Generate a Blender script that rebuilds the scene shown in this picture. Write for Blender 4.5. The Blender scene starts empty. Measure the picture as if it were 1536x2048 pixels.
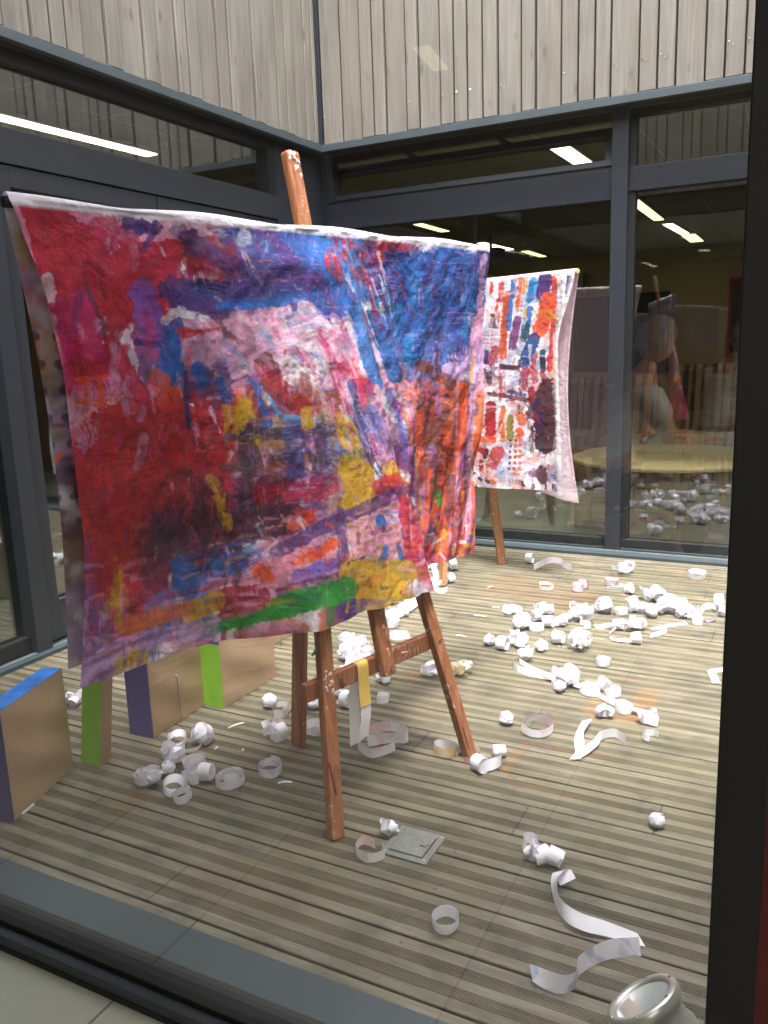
import bpy, math, random
import numpy as np
from mathutils import Vector, Matrix
rnd = random.Random(11)
PI = math.pi
scene = bpy.context.scene
COL = scene.collection

# ------------------------------------------------------------------ camera
CAM = Vector((2.8422, -4.7383, 1.25)); FPX = 1646.5
RV = Vector((0.888236, 0.458121, -0.034072)); UV = Vector((-0.060446, 0.190075, 0.979907)); FV = Vector((-0.455393, 0.86833, -0.196523))
cam = bpy.data.cameras.new('camera'); camo = bpy.data.objects.new('camera', cam); COL.objects.link(camo)
m = Matrix.Identity(4)
for i in range(3):
    m[i][0] = RV[i]; m[i][1] = UV[i]; m[i][2] = -FV[i]; m[i][3] = CAM[i]
camo.matrix_world = m
cam.sensor_fit = 'VERTICAL'; cam.sensor_height = 24.0; cam.lens = 24.0 * FPX / 2048.0
cam.clip_start = 0.02; cam.clip_end = 300
scene.camera = camo
# ------------------------------------------------------------------ world, sun, exposure
SUN_EL, SUN_AZ = math.radians(74), math.radians(150)       # azimuth from +Y towards +X
w = bpy.data.worlds.new('World'); scene.world = w; w.use_nodes = True
wn = w.node_tree; bg = wn.nodes['Background']
sky = wn.nodes.new('ShaderNodeTexSky'); sky.sky_type = 'NISHITA'; sky.sun_disc = False
sky.sun_elevation = SUN_EL; sky.sun_rotation = SUN_AZ; sky.air_density = 1.0; sky.dust_density = 4.0; sky.ozone_density = 1.0
hs = wn.nodes.new('ShaderNodeHueSaturation'); hs.inputs['Saturation'].default_value = 0.3
wn.links.new(sky.outputs[0], hs.inputs['Color']); wn.links.new(hs.outputs[0], bg.inputs['Color'])
bg.inputs['Strength'].default_value = 0.15
sl = bpy.data.lights.new('sun', 'SUN'); sl.energy = 1.5; sl.angle = math.radians(14); sl.color = (1.0, 0.97, 0.94)
so = bpy.data.objects.new('sun', sl); COL.objects.link(so)
sd = Vector((math.sin(SUN_AZ) * math.cos(SUN_EL), math.cos(SUN_AZ) * math.cos(SUN_EL), math.sin(SUN_EL)))
so.rotation_euler = (-sd).to_track_quat('-Z', 'Y').to_euler(); so.location = sd * 20
vs = scene.view_settings; vs.view_transform = 'Standard'; vs.look = 'None'; vs.gamma = 1.0; vs.exposure = 2.85
scene.cycles.max_bounces = 8; scene.cycles.transparent_max_bounces = 12
scene.cycles.sample_clamp_indirect = 6.0

# ------------------------------------------------------------------ helpers: measuring
def ray(x, y): return FV * FPX + RV * (x - 768) - UV * (y - 1024)
def ground(x, y, z=0.0):                        # the spot on a level z that stands at this place in the photo
    d = ray(x, y); t = (z - CAM.z) / d.z; return CAM + d * t
def dist(p): return (Vector(p) - CAM).dot(FV)

# ------------------------------------------------------------------ helpers: numpy noise and paint
def vnoise(x, y, seed=0):
    xi = np.floor(x).astype(np.int64); yi = np.floor(y).astype(np.int64); fx = x - xi; fy = y - yi
    fx = fx * fx * (3 - 2 * fx); fy = fy * fy * (3 - 2 * fy)
    def h(a, b):
        n = (a * 374761393 + b * 668265263 + seed * 1442695041) & 0xffffffff
        n = ((n ^ (n >> 13)) * 1274126177) & 0xffffffff
        return ((n ^ (n >> 16)) & 0xffff) / 65535.0
    return (h(xi, yi) * (1 - fx) + h(xi + 1, yi) * fx) * (1 - fy) + (h(xi, yi + 1) * (1 - fx) + h(xi + 1, yi + 1) * fx) * fy
def fbm(x, y, seed=0, o=3):
    s = 0; a = 0.5; t = 0
    for k in range(o):
        s = s + a * vnoise(x * 2 ** k, y * 2 ** k, seed + k * 17); t += a; a *= 0.5
    return s / t
def smooth(a, b, x):
    t = np.clip((x - a) / (b - a + 1e-9), 0, 1); return t * t * (3 - 2 * t)
def lin(c):
    return tuple(((v / 255) / 12.92 if v / 255 <= 0.04045 else ((v / 255 + 0.055) / 1.055) ** 2.4) for v in c)
def homography(src, dst):
    A = []
    for (x, y), (X, Y) in zip(src, dst):
        A.append([x, y, 1, 0, 0, 0, -X * x, -X * y, -X]); A.append([0, 0, 0, x, y, 1, -Y * x, -Y * y, -Y])
    return np.linalg.svd(np.array(A, float))[2][-1].reshape(3, 3)
def apply_h(Hm, x, y):
    d = Hm[2, 0] * x + Hm[2, 1] * y + Hm[2, 2]
    return (Hm[0, 0] * x + Hm[0, 1] * y + Hm[0, 2]) / d, (Hm[1, 0] * x + Hm[1, 1] * y + Hm[1, 2]) / d
PAL = dict(P=(205, 50, 115), C=(182, 14, 52), R=(165, 12, 26), D=(78, 16, 42), V=(66, 28, 110), B=(12, 92, 176), N=(26, 36, 112),
           W=(240, 232, 242), L=(196, 158, 208), k=(232, 170, 200), Y=(206, 160, 14), O=(234, 84, 20), G=(14, 150, 44), g=(132, 122, 22),
           b=(108, 46, 26), M=(120, 62, 122), E=(42, 34, 60), c=(60, 160, 220), T=(20, 70, 90), o=(214, 110, 60), d=(60, 14, 28), r=(196, 30, 44), q=(150, 90, 60), e=(120,90,190))
PAL = {k: np.array(lin(v)) for k, v in PAL.items()}
class Canvas:                                   # paint laid on a cloth, kept as the cloth's own colour layer
    def __init__(s, x, y, seed=1):
        s.x = x; s.y = y; s.n = len(x); s.c = np.tile(PAL['W'], (s.n, 1)); s.seed = seed
        s.n1 = fbm(x / 14, y / 14, seed) - 0.5; s.n2 = fbm(x / 4.0, y / 4.0, seed + 5, 2) - 0.5
        s.n3 = fbm(x / 40, y / 40, seed + 9) - 0.5
    def put(s, idx, a, col, mul=0.3):
        a = np.clip(a, 0, 1)[:, None]; base = s.c[idx]
        tgt = col * (1 - mul) + np.sqrt(np.maximum(base * col, 0)) * mul
        s.c[idx] = base * (1 - a) + tgt * a
    def grid(s, x0, y0, dx, dy, rows, a=0.9, warp=60, dry=0.5, band=1.6, soft=.06):
        wx = (s.x + (fbm(s.x / 45, s.y / 45, s.seed + 31) - .5) * warp * 1.6 + s.n1 * 16 - x0) / dx
        wy = (s.y + (fbm(s.x / 45, s.y / 45, s.seed + 47) - .5) * warp * 1.6 + s.n1 * 22 - y0) / dy
        nr, nc = len(rows), len(rows[0]); wx = np.clip(wx, 0, nc - 1.001); wy = np.clip(wy, 0, nr - 1.001)
        j = np.floor(wx).astype(int); i = np.floor(wy).astype(int); fx = smooth(.5 - soft, .5 + soft, wx - j)[:, None]; fy = smooth(.5 - soft, .5 + soft, wy - i)[:, None]
        lut = np.array([[PAL[ch] for ch in r_] for r_ in rows])
        col = (lut[i, j] * (1 - fx) + lut[i, j + 1] * fx) * (1 - fy) + (lut[i + 1, j] * (1 - fx) + lut[i + 1, j + 1] * fx) * fy
        col = col * (1 + s.n1 * .5 + s.n3 * .5)[:, None]
        m_ = smooth(-dry, dry * .6, fbm(s.x / 30, s.y / (30 * band), s.seed + 77, 4) - 0.36)[:, None] * a
        s.c = s.c * (1 - m_) + (col * .75 + .25 * np.sqrt(np.maximum(s.c * col, 0))) * m_
    def stroke(s, pts, wd, ch, a=0.9, rough=5, dry=0.25, mul=0.3, w2=None):
        col = PAL[ch]; P = np.array(pts, float); w2 = wd if w2 is None else w2
        mrg = max(wd, w2) / 2 + rough + 4
        idx = np.nonzero((s.x > P[:, 0].min() - mrg) & (s.x < P[:, 0].max() + mrg) & (s.y > P[:, 1].min() - mrg) & (s.y < P[:, 1].max() + mrg))[0]
        if len(idx) == 0: return
        x = s.x[idx]; y = s.y[idx]; best = np.full(len(idx), 1e9); al = np.zeros(len(idx)); ac = np.zeros(len(idx))
        seg = np.sqrt(((P[1:] - P[:-1]) ** 2).sum(1)); tot = seg.sum() + 1e-6; run = 0
        for k in range(len(P) - 1):
            d = P[k + 1] - P[k]; L2 = (d ** 2).sum() + 1e-9
            t = np.clip(((x - P[k, 0]) * d[0] + (y - P[k, 1]) * d[1]) / L2, 0, 1)
            px = x - P[k, 0] - t * d[0]; py = y - P[k, 1] - t * d[1]; q = np.hypot(px, py)
            sgn = np.sign(px * d[1] - py * d[0]); hw = (wd + (w2 - wd) * (run + t * seg[k]) / tot) / 2
            v = q - hw; mk = v < best; best[mk] = v[mk]; al[mk] = (run + t * seg[k])[mk]; ac[mk] = (q * sgn)[mk]; run += seg[k]
        br = fbm(al / 34, ac / 2.6, s.seed + int(P[0, 0]) % 97, 3)           # bristle streaks run along the stroke
        v = best + s.n1[idx] * rough * 2.2 + s.n2[idx] * rough * 0.8
        cov = smooth(1.6, -1.6, v) * (1 - smooth(1 - dry * 1.15, 1 - dry * .55, br + .25 * (al / tot - .5) + s.n2[idx] * .35) * 0.9)
        tone = (1 + (br - .5) * .5)[:, None]
        s.put(idx, cov * a, np.clip(col * tone, 0, 1), mul)
    def poly(s, pts, ch, a=0.9, rough=6, dry=0.15, mul=0.3, ang=0.0):
        col = PAL[ch]; P = np.array(pts, float); mrg = rough * 2 + 4
        idx = np.nonzero((s.x > P[:, 0].min() - mrg) & (s.x < P[:, 0].max() + mrg) & (s.y > P[:, 1].min() - mrg) & (s.y < P[:, 1].max() + mrg))[0]
        if len(idx) == 0: return
        x = s.x[idx]; y = s.y[idx]; ins = np.zeros(len(idx), bool); dd = np.full(len(idx), 1e9)
        for k in range(len(P)):
            A = P[k]; Bq = P[(k + 1) % len(P)]; d = Bq - A
            cond = ((A[1] > y) != (Bq[1] > y)); xx = A[0] + (y - A[1]) * d[0] / (d[1] if abs(d[1]) > 1e-9 else 1e-9)
            ins ^= cond & (x < xx)
            t = np.clip(((x - A[0]) * d[0] + (y - A[1]) * d[1]) / ((d ** 2).sum() + 1e-9), 0, 1)
            dd = np.minimum(dd, np.hypot(x - A[0] - t * d[0], y - A[1] - t * d[1]))
        v = np.where(ins, -dd, dd) + s.n1[idx] * rough * 2.4 + s.n2[idx] * rough
        ca, sa = math.cos(ang), math.sin(ang)
        br = fbm((x * ca + y * sa) / 30, (-x * sa + y * ca) / 3.4, s.seed + 3, 3)
        cov = smooth(1.6, -1.6, v) * (1 - smooth(1 - dry * 1.15, 1 - dry * .5, br + s.n2[idx] * .3) * .9)
        s.put(idx, cov * a, np.clip(col * (1 + (br - .5) * .5)[:, None] * (1 + s.n3[idx] * .5)[:, None], 0, 1), mul)
    def dabs(s, n, x0, y0, x1, y1, chs, w=(3, 9), l=(6, 26), ang=(0, PI), a=.85, r_=None):
        r_ = r_ or random.Random(int(x0 + y0 * 3 + n))
        for k in range(n):
            x = r_.uniform(x0, x1); y = r_.uniform(y0, y1); q = r_.uniform(*ang); L = r_.uniform(*l); wd = r_.uniform(*w)
            s.stroke([(x, y), (x + math.cos(q) * L * .5, y + math.sin(q) * L * .5), (x + math.cos(q + .12) * L, y + math.sin(q + .12) * L)], wd, r_.choice(chs), a, 1.6, .25, .3, wd * r_.uniform(.4, 1))
    def dots(s, x0, y0, nx, ny, dx, dy, rad, ch, a=.7):
        for i in range(nx):
            for j in range(ny):
                x = x0 + i * dx + (i * 7 + j * 13) % 5 - 2; y = y0 + j * dy + (i * 11 + j * 5) % 5 - 2
                q = np.hypot(s.x - x, s.y - y); idx = np.nonzero(q < rad + 3)[0]
                if len(idx): s.put(idx, smooth(rad + .8, rad - .8, q[idx]) * a, PAL[ch], .4)

# ------------------------------------------------------------------ helpers: nodes and materials
def mat(name):
    M = bpy.data.materials.new(name); M.use_nodes = True; nt = M.node_tree; return M, nt, nt.nodes['Principled BSDF']
class NT:
    def __init__(s, nt): s.nt = nt
    def n(s, t, **kw):
        nd = s.nt.nodes.new('ShaderNode' + t)
        for k, v in kw.items(): setattr(nd, k, v)
        return nd
    def link(s, a, b): s.nt.links.new(a, b)
    def val(s, sock, v):
        if isinstance(v, bpy.types.NodeSocket): s.link(v, sock)
        else: sock.default_value = v
    def math(s, op, a, b=0.0, c=None, clamp=False):
        nd = s.n('Math', operation=op, use_clamp=clamp); s.val(nd.inputs[0], a); s.val(nd.inputs[1], b)
        if c is not None: s.val(nd.inputs[2], c)
        return nd.outputs[0]
    def mix(s, f, a, b, mode='MIX'):
        nd = s.n('Mix', data_type='RGBA', blend_type=mode); s.val(nd.inputs[0], f)
        s.val(nd.inputs[6], a if not isinstance(a, tuple) else (*a[:3], 1)); s.val(nd.inputs[7], b if not isinstance(b, tuple) else (*b[:3], 1)); return nd.outputs[2]
    def coord(s, kind='Object', scale=(1, 1, 1)):
        tc = s.n('TexCoord'); mp = s.n('Mapping'); s.link(tc.outputs[kind], mp.inputs[0]); mp.inputs['Scale'].default_value = scale; return mp.outputs[0]
    def noise(s, vec, scale, detail=4, rough=.55, dist_=0):
        nd = s.n('TexNoise'); s.link(vec, nd.inputs['Vector']); nd.inputs['Scale'].default_value = scale
        nd.inputs['Detail'].default_value = detail; nd.inputs['Roughness'].default_value = rough; nd.inputs['Distortion'].default_value = dist_
        return nd.outputs[0]
    def ramp(s, f, stops):
        nd = s.n('ValToRGB'); s.link(f, nd.inputs[0]); cr = nd.color_ramp
        while len(cr.elements) < len(stops): cr.elements.new(.5)
        for e, (p, c) in zip(cr.elements, stops):
            e.position = p; e.color = (*c, 1) if len(c) == 3 else c
        return nd.outputs[0]
    def bump(s, h, strength=.3, distn=.01):
        nd = s.n('Bump'); s.link(h, nd.inputs['Height']); nd.inputs['Strength'].default_value = strength; nd.inputs['Distance'].default_value = distn; return nd.outputs[0]
def simple(name, rgb, rough=.5, metal=0, var=.12, scale=30, bump=.0, stretch=(1, 1, 1), coordk='Object', rvar=.1):
    M, nt, bs = mat(name); h = NT(nt); c = lin(rgb) if max(rgb) > 1 else rgb
    v = h.coord(coordk, stretch); n = h.noise(v, scale, 5)
    dark = tuple(x * (1 - var) for x in c); lite = tuple(min(1, x * (1 + var)) for x in c)
    h.link(h.ramp(n, [(.3, dark), (.7, lite)]), bs.inputs['Base Color'])
    h.link(h.math('MULTIPLY_ADD', n, rvar, rough - rvar / 2), bs.inputs['Roughness']); bs.inputs['Metallic'].default_value = metal
    if bump: h.link(h.bump(n, bump, .004), bs.inputs['Normal'])
    return M
def wood(name, c1, c2, c3, axis='Z', scale=1, rough=.5, spots=None):
    M, nt, bs = mat(name); h = NT(nt)
    st = {'Z': (26, 26, 1.6), 'X': (1.6, 26, 26), 'Y': (26, 1.6, 26)}[axis]
    oi = h.n('ObjectInfo'); v = h.coord('Object', tuple(x * scale for x in st))
    add = h.n('VectorMath', operation='ADD'); h.link(v, add.inputs[0]); h.link(oi.outputs['Random'], add.inputs[1]); 
    sc = h.n('VectorMath', operation='SCALE'); sc.inputs['Scale'].default_value = 1
    n = h.noise(v, 1.0, 6, .6, 1.8); n2 = h.noise(h.coord('Object', tuple(x * 4 for x in st)), 1.2, 3)
    f = h.math('MULTIPLY_ADD', n2, .35, h.math('MULTIPLY', n, .75))
    c = h.ramp(f, [(.3, c1), (.5, c2), (.72, c3)])
    if spots:
        sp = h.noise(h.coord('Object', (1, 1, 1)), 60, 3, .6); big = h.noise(h.coord('Object', (1, 1, 1)), 6, 2)
        msk = h.math('MULTIPLY', h.ramp(sp, [(.62, (0, 0, 0)), (.66, (1, 1, 1))]), h.ramp(big, [(.5, (0, 0, 0)), (.56, (1, 1, 1))]))
        c = h.mix(msk, c, spots)
    h.link(c, bs.inputs['Base Color']); bs.inputs['Roughness'].default_value = rough
    h.link(h.bump(f, .25, .002), bs.inputs['Normal'])
    return M
def emis(name, rgb, s):
    M, nt, bs = mat(name); bs.inputs['Base Color'].default_value = (.8, .8, .8, 1)
    bs.inputs['Emission Color'].default_value = (*rgb, 1); bs.inputs['Emission Strength'].default_value = s; return M
def glass_mat(name, tint, r0):
    M = bpy.data.materials.new(name); M.use_nodes = True; nt = M.node_tree; nt.nodes.clear(); h = NT(nt)
    out = h.n('OutputMaterial'); tr = h.n('BsdfTransparent'); tr.inputs[0].default_value = (*tint, 1)
    gl = h.n('BsdfGlossy'); gl.inputs['Roughness'].default_value = 0.0; gl.inputs['Color'].default_value = (.95, .97, 1, 1)
    lw = h.n('LayerWeight'); lw.inputs['Blend'].default_value = .5
    p5 = h.math('POWER', lw.outputs['Facing'], 5.0); sm = h.noise(h.coord('Object', (1, 1, 1)), 3.0, 3)
    f = h.math('MULTIPLY_ADD', p5, 1 - r0, h.math('MULTIPLY_ADD', sm, .01, r0 - .005), clamp=True)
    mx = h.n('MixShader'); h.link(f, mx.inputs[0]); h.link(tr.outputs[0], mx.inputs[1]); h.link(gl.outputs[0], mx.inputs[2]); h.link(mx.outputs[0], out.inputs[0])
    return M

# ------------------------------------------------------------------ helpers: meshes
class MB:
    def __init__(s): s.v = []; s.f = []; s.mi = []
    def box(s, x0, x1, y0, y1, z0, z1, M=None, mi=0):
        b = len(s.v)
        for p in [(x0, y0, z0), (x1, y0, z0), (x1, y1, z0), (x0, y1, z0), (x0, y0, z1), (x1, y0, z1), (x1, y1, z1), (x0, y1, z1)]:
            s.v.append(tuple(M @ Vector(p)) if M else p)
        for f in [(0, 3, 2, 1), (4, 5, 6, 7), (0, 1, 5, 4), (1, 2, 6, 5), (2, 3, 7, 6), (3, 0, 4, 7)]:
            s.f.append(tuple(b + i for i in f)); s.mi.append(mi)
        return s
    def bar(s, A, B, wd, th, side=None, mi=0, w2=None):       # a straight bar from A to B, wd wide along side, th thick across
        A = Vector(A); B = Vector(B); ax = (B - A).normalized(); side = Vector(side) if side is not None else ax.orthogonal()
        side = (side - ax * side.dot(ax)).normalized(); up = ax.cross(side); b = len(s.v); w2 = w2 or wd
        for P, ww in ((A, wd), (B, w2)):
            for a, c in ((-1, -1), (1, -1), (1, 1), (-1, 1)): s.v.append(tuple(P + side * a * ww / 2 + up * c * th / 2))
        for f in [(0, 3, 2, 1), (4, 5, 6, 7), (0, 1, 5, 4), (1, 2, 6, 5), (2, 3, 7, 6), (3, 0, 4, 7)]:
            s.f.append(tuple(b + i for i in f)); s.mi.append(mi)
        return s
    def tube(s, pts, r, n=8, mi=0, cap=True):
        pts = [Vector(p) for p in pts]; rs = r if isinstance(r, (list, tuple)) else [r] * len(pts); b = len(s.v); prev = None
        for i, p in enumerate(pts):
            t = (pts[min(i + 1, len(pts) - 1)] - pts[max(i - 1, 0)]).normalized()
            o = t.orthogonal().normalized() if prev is None else (prev - t * prev.dot(t)).normalized(); prev = o; q = t.cross(o)
            for k in range(n): s.v.append(tuple(p + (o * math.cos(2 * PI * k / n) + q * math.sin(2 * PI * k / n)) * rs[i]))
        for i in range(len(pts) - 1):
            for k in range(n):
                s.f.append((b + i * n + k, b + i * n + (k + 1) % n, b + (i + 1) * n + (k + 1) % n, b + (i + 1) * n + k)); s.mi.append(mi)
        if cap:
            s.f.append(tuple(b + k for k in range(n))[::-1]); s.f.append(tuple(b + (len(pts) - 1) * n + k for k in range(n))); s.mi += [mi, mi]
        return s
    def lathe(s, prof, n=32, M=None, mi=0):
        b = len(s.v)
        for r, z in prof:
            for k in range(n):
                p = Vector((r * math.cos(2 * PI * k / n), r * math.sin(2 * PI * k / n), z)); s.v.append(tuple(M @ p) if M else tuple(p))
        for i in range(len(prof) - 1):
            for k in range(n):
                s.f.append((b + i * n + k, b + i * n + (k + 1) % n, b + (i + 1) * n + (k + 1) % n, b + (i + 1) * n + k)); s.mi.append(mi)
        return s
    def ngon(s, pts, mi=0):
        b = len(s.v); s.v += [tuple(p) for p in pts]; s.f.append(tuple(range(b, b + len(pts)))); s.mi.append(mi); return s
    def ribbon(s, pts, ws, mi=0):
        b = len(s.v)
        for p, q in zip(pts, ws):
            s.v.append(tuple(Vector(p) - Vector(q) / 2)); s.v.append(tuple(Vector(p) + Vector(q) / 2))
        for i in range(len(pts) - 1): s.f.append((b + 2 * i, b + 2 * i + 1, b + 2 * i + 3, b + 2 * i + 2)); s.mi.append(mi)
        return s
    def grid(s, P, mi=0):                                      # P: array (rows, cols, 3)
        b = len(s.v); nr, nc = P.shape[:2]; s.v += [tuple(p) for p in P.reshape(-1, 3)]
        for i in range(nr - 1):
            for j in range(nc - 1): s.f.append((b + i * nc + j, b + i * nc + j + 1, b + (i + 1) * nc + j + 1, b + (i + 1) * nc + j)); s.mi.append(mi)
        return s
    def build(s, name, mats, parent=None, smooth_=False, bevel=0, origin=None):
        me = bpy.data.meshes.new(name); o0 = Vector(origin) if origin is not None else Vector((0, 0, 0))
        me.from_pydata([tuple(Vector(p) - o0) for p in s.v] if origin is not None else s.v, [], s.f)
        mats = mats if isinstance(mats, (list, tuple)) else [mats]
        for q in mats: me.materials.append(q)
        if len(mats) > 1: me.polygons.foreach_set('material_index', s.mi)
        if smooth_: me.polygons.foreach_set('use_smooth', [True] * len(me.polygons))
        me.update(); o = bpy.data.objects.new(name, me); COL.objects.link(o); o.location = o0
        if bevel:
            bv = o.modifiers.new('bevel', 'BEVEL'); bv.width = bevel; bv.segments = 2; bv.limit_method = 'ANGLE'; bv.angle_limit = math.radians(40)
        if parent is not None:
            o.parent = parent
            if origin is None: o.location = -parent_origin(parent)
            else: o.location = o0 - parent_origin(parent)
        return o
def parent_origin(p):
    v = Vector(p.location); q = p.parent
    while q is not None: v = v + q.location; q = q.parent
    return v
def thing(name, label, cat, loc=(0, 0, 0), group=None):
    o = bpy.data.objects.new(name, None); COL.objects.link(o); o.location = loc; o.empty_display_size = .1
    o['label'] = label; o['category'] = cat
    if group: o['group'] = group
    return o
def tag(o, label, cat, group=None):
    o['label'] = label; o['category'] = cat
    if group: o['group'] = group
    return o
def struct(o): o['kind'] = 'structure'; return o

# ------------------------------------------------------------------ materials
FRAME = simple('anthracite_paint', (42, 46, 53), .42, 0, .06, 12)
FRAMED = simple('dark_seal', (17, 19, 22), .6, 0, .1, 12)
FLASH = simple('flashing_metal', (64, 73, 79), .45, .0, .08, 6)
SILL = simple('sill_metal', (58, 68, 74), .42, .0, .10, 5)
BLACK = simple('black_frame_paint', (6, 6, 7), .6, 0, .1, 10)
REDW = simple('red_wall_paint', (70, 12, 14), .8, 0, .06, 4)
PLASTER = simple('cream_plaster', (170, 156, 128), .85, 0, .05, 3)
CEIL = simple('ceiling_panel', (190, 182, 166), .9, 0, .04, 3)
STEEL = simple('brushed_steel', (186, 184, 178), .28, 1.0, .08, 20, .05, (1, 1, 12))
DRAIN = simple('galvanised_plate', (128, 130, 126), .42, .25, .2, 14, .1)
GLASS = glass_mat('window_glass', (.80, .82, .80), .13)
GLASSN = glass_mat('near_window_glass', (.955, .965, .955), .075)
EW = wood('easel_wood', lin((96, 52, 32)), lin((148, 90, 58)), lin((180, 122, 86)), 'Z', 1, .45, lin((224, 196, 186)))
EWL = wood('easel_wood_pale', lin((116, 74, 44)), lin((150, 102, 66)), lin((176, 130, 90)), 'Z', 1, .5, lin((224, 206, 196)))
PAINTB = simple('dried_pink_paint', (206, 164, 150), .6, 0, .15, 60, .4)
PALEW = simple('pale_birch', (206, 180, 134), .5, 0, .08, 8, 0, (1, 8, 1))
LAMP = emis('lamp_diffuser', (1.0, .90, .62), 2.5)
LAMPADD = emis('added_lamp_diffuser', (1.0, .95, .82), 6.0)
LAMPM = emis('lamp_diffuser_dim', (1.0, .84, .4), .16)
LAMPY = emis('lamp_diffuser_warm', (1.0, .86, .38), .8)

def clad_mat():
    M, nt, bs = mat('weathered_timber'); h = NT(nt); g = h.n('NewGeometry'); rpi = g.outputs['Random Per Island']
    co = h.n('TexCoord'); cmb = h.n('CombineXYZ'); h.link(h.math('MULTIPLY', rpi, 37.0), cmb.inputs[0]); h.link(h.math('MULTIPLY', rpi, 11.0), cmb.inputs[2])
    ad = h.n('VectorMath', operation='ADD'); h.link(co.outputs['Object'], ad.inputs[0]); h.link(cmb.outputs[0], ad.inputs[1])
    mp = h.n('Mapping'); mp.inputs['Scale'].default_value = (30, 30, 1.4); h.link(ad.outputs[0], mp.inputs[0])
    n1 = h.noise(mp.outputs[0], 1.0, 6, .6, 2.2)
    mp2 = h.n('Mapping'); mp2.inputs['Scale'].default_value = (3, 3, 1.0); h.link(ad.outputs[0], mp2.inputs[0]); n2 = h.noise(mp2.outputs[0], 1.6, 3)
    vo = h.n('TexVoronoi', feature='F1'); vo.inputs['Scale'].default_value = 1.0; mp3 = h.n('Mapping'); mp3.inputs['Scale'].default_value = (11, 11, 4.2); h.link(ad.outputs[0], mp3.inputs[0]); h.link(mp3.outputs[0], vo.inputs['Vector'])
    c = h.ramp(h.math('MULTIPLY_ADD', n1, .6, h.math('MULTIPLY', n2, .4)), [(.22, lin((78, 72, 66))), (.45, lin((111, 105, 97))), (.75, lin((142, 137, 129)))])
    c = h.mix(h.math('MULTIPLY', rpi, .3), c, lin((100, 92, 84)))
    kn = h.ramp(vo.outputs['Distance'], [(.06, (1, 1, 1)), (.17, (0, 0, 0))])
    c = h.mix(h.math('MULTIPLY', kn, .75), c, lin((84, 70, 58)))
    h.link(c, bs.inputs['Base Color']); bs.inputs['Roughness'].default_value = .75; h.link(h.bump(n1, .25, .003), bs.inputs['Normal']); return M
CLAD = clad_mat(); NAIL = simple('screw_steel', (210, 220, 220), .3, .8, .1, 10)

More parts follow.
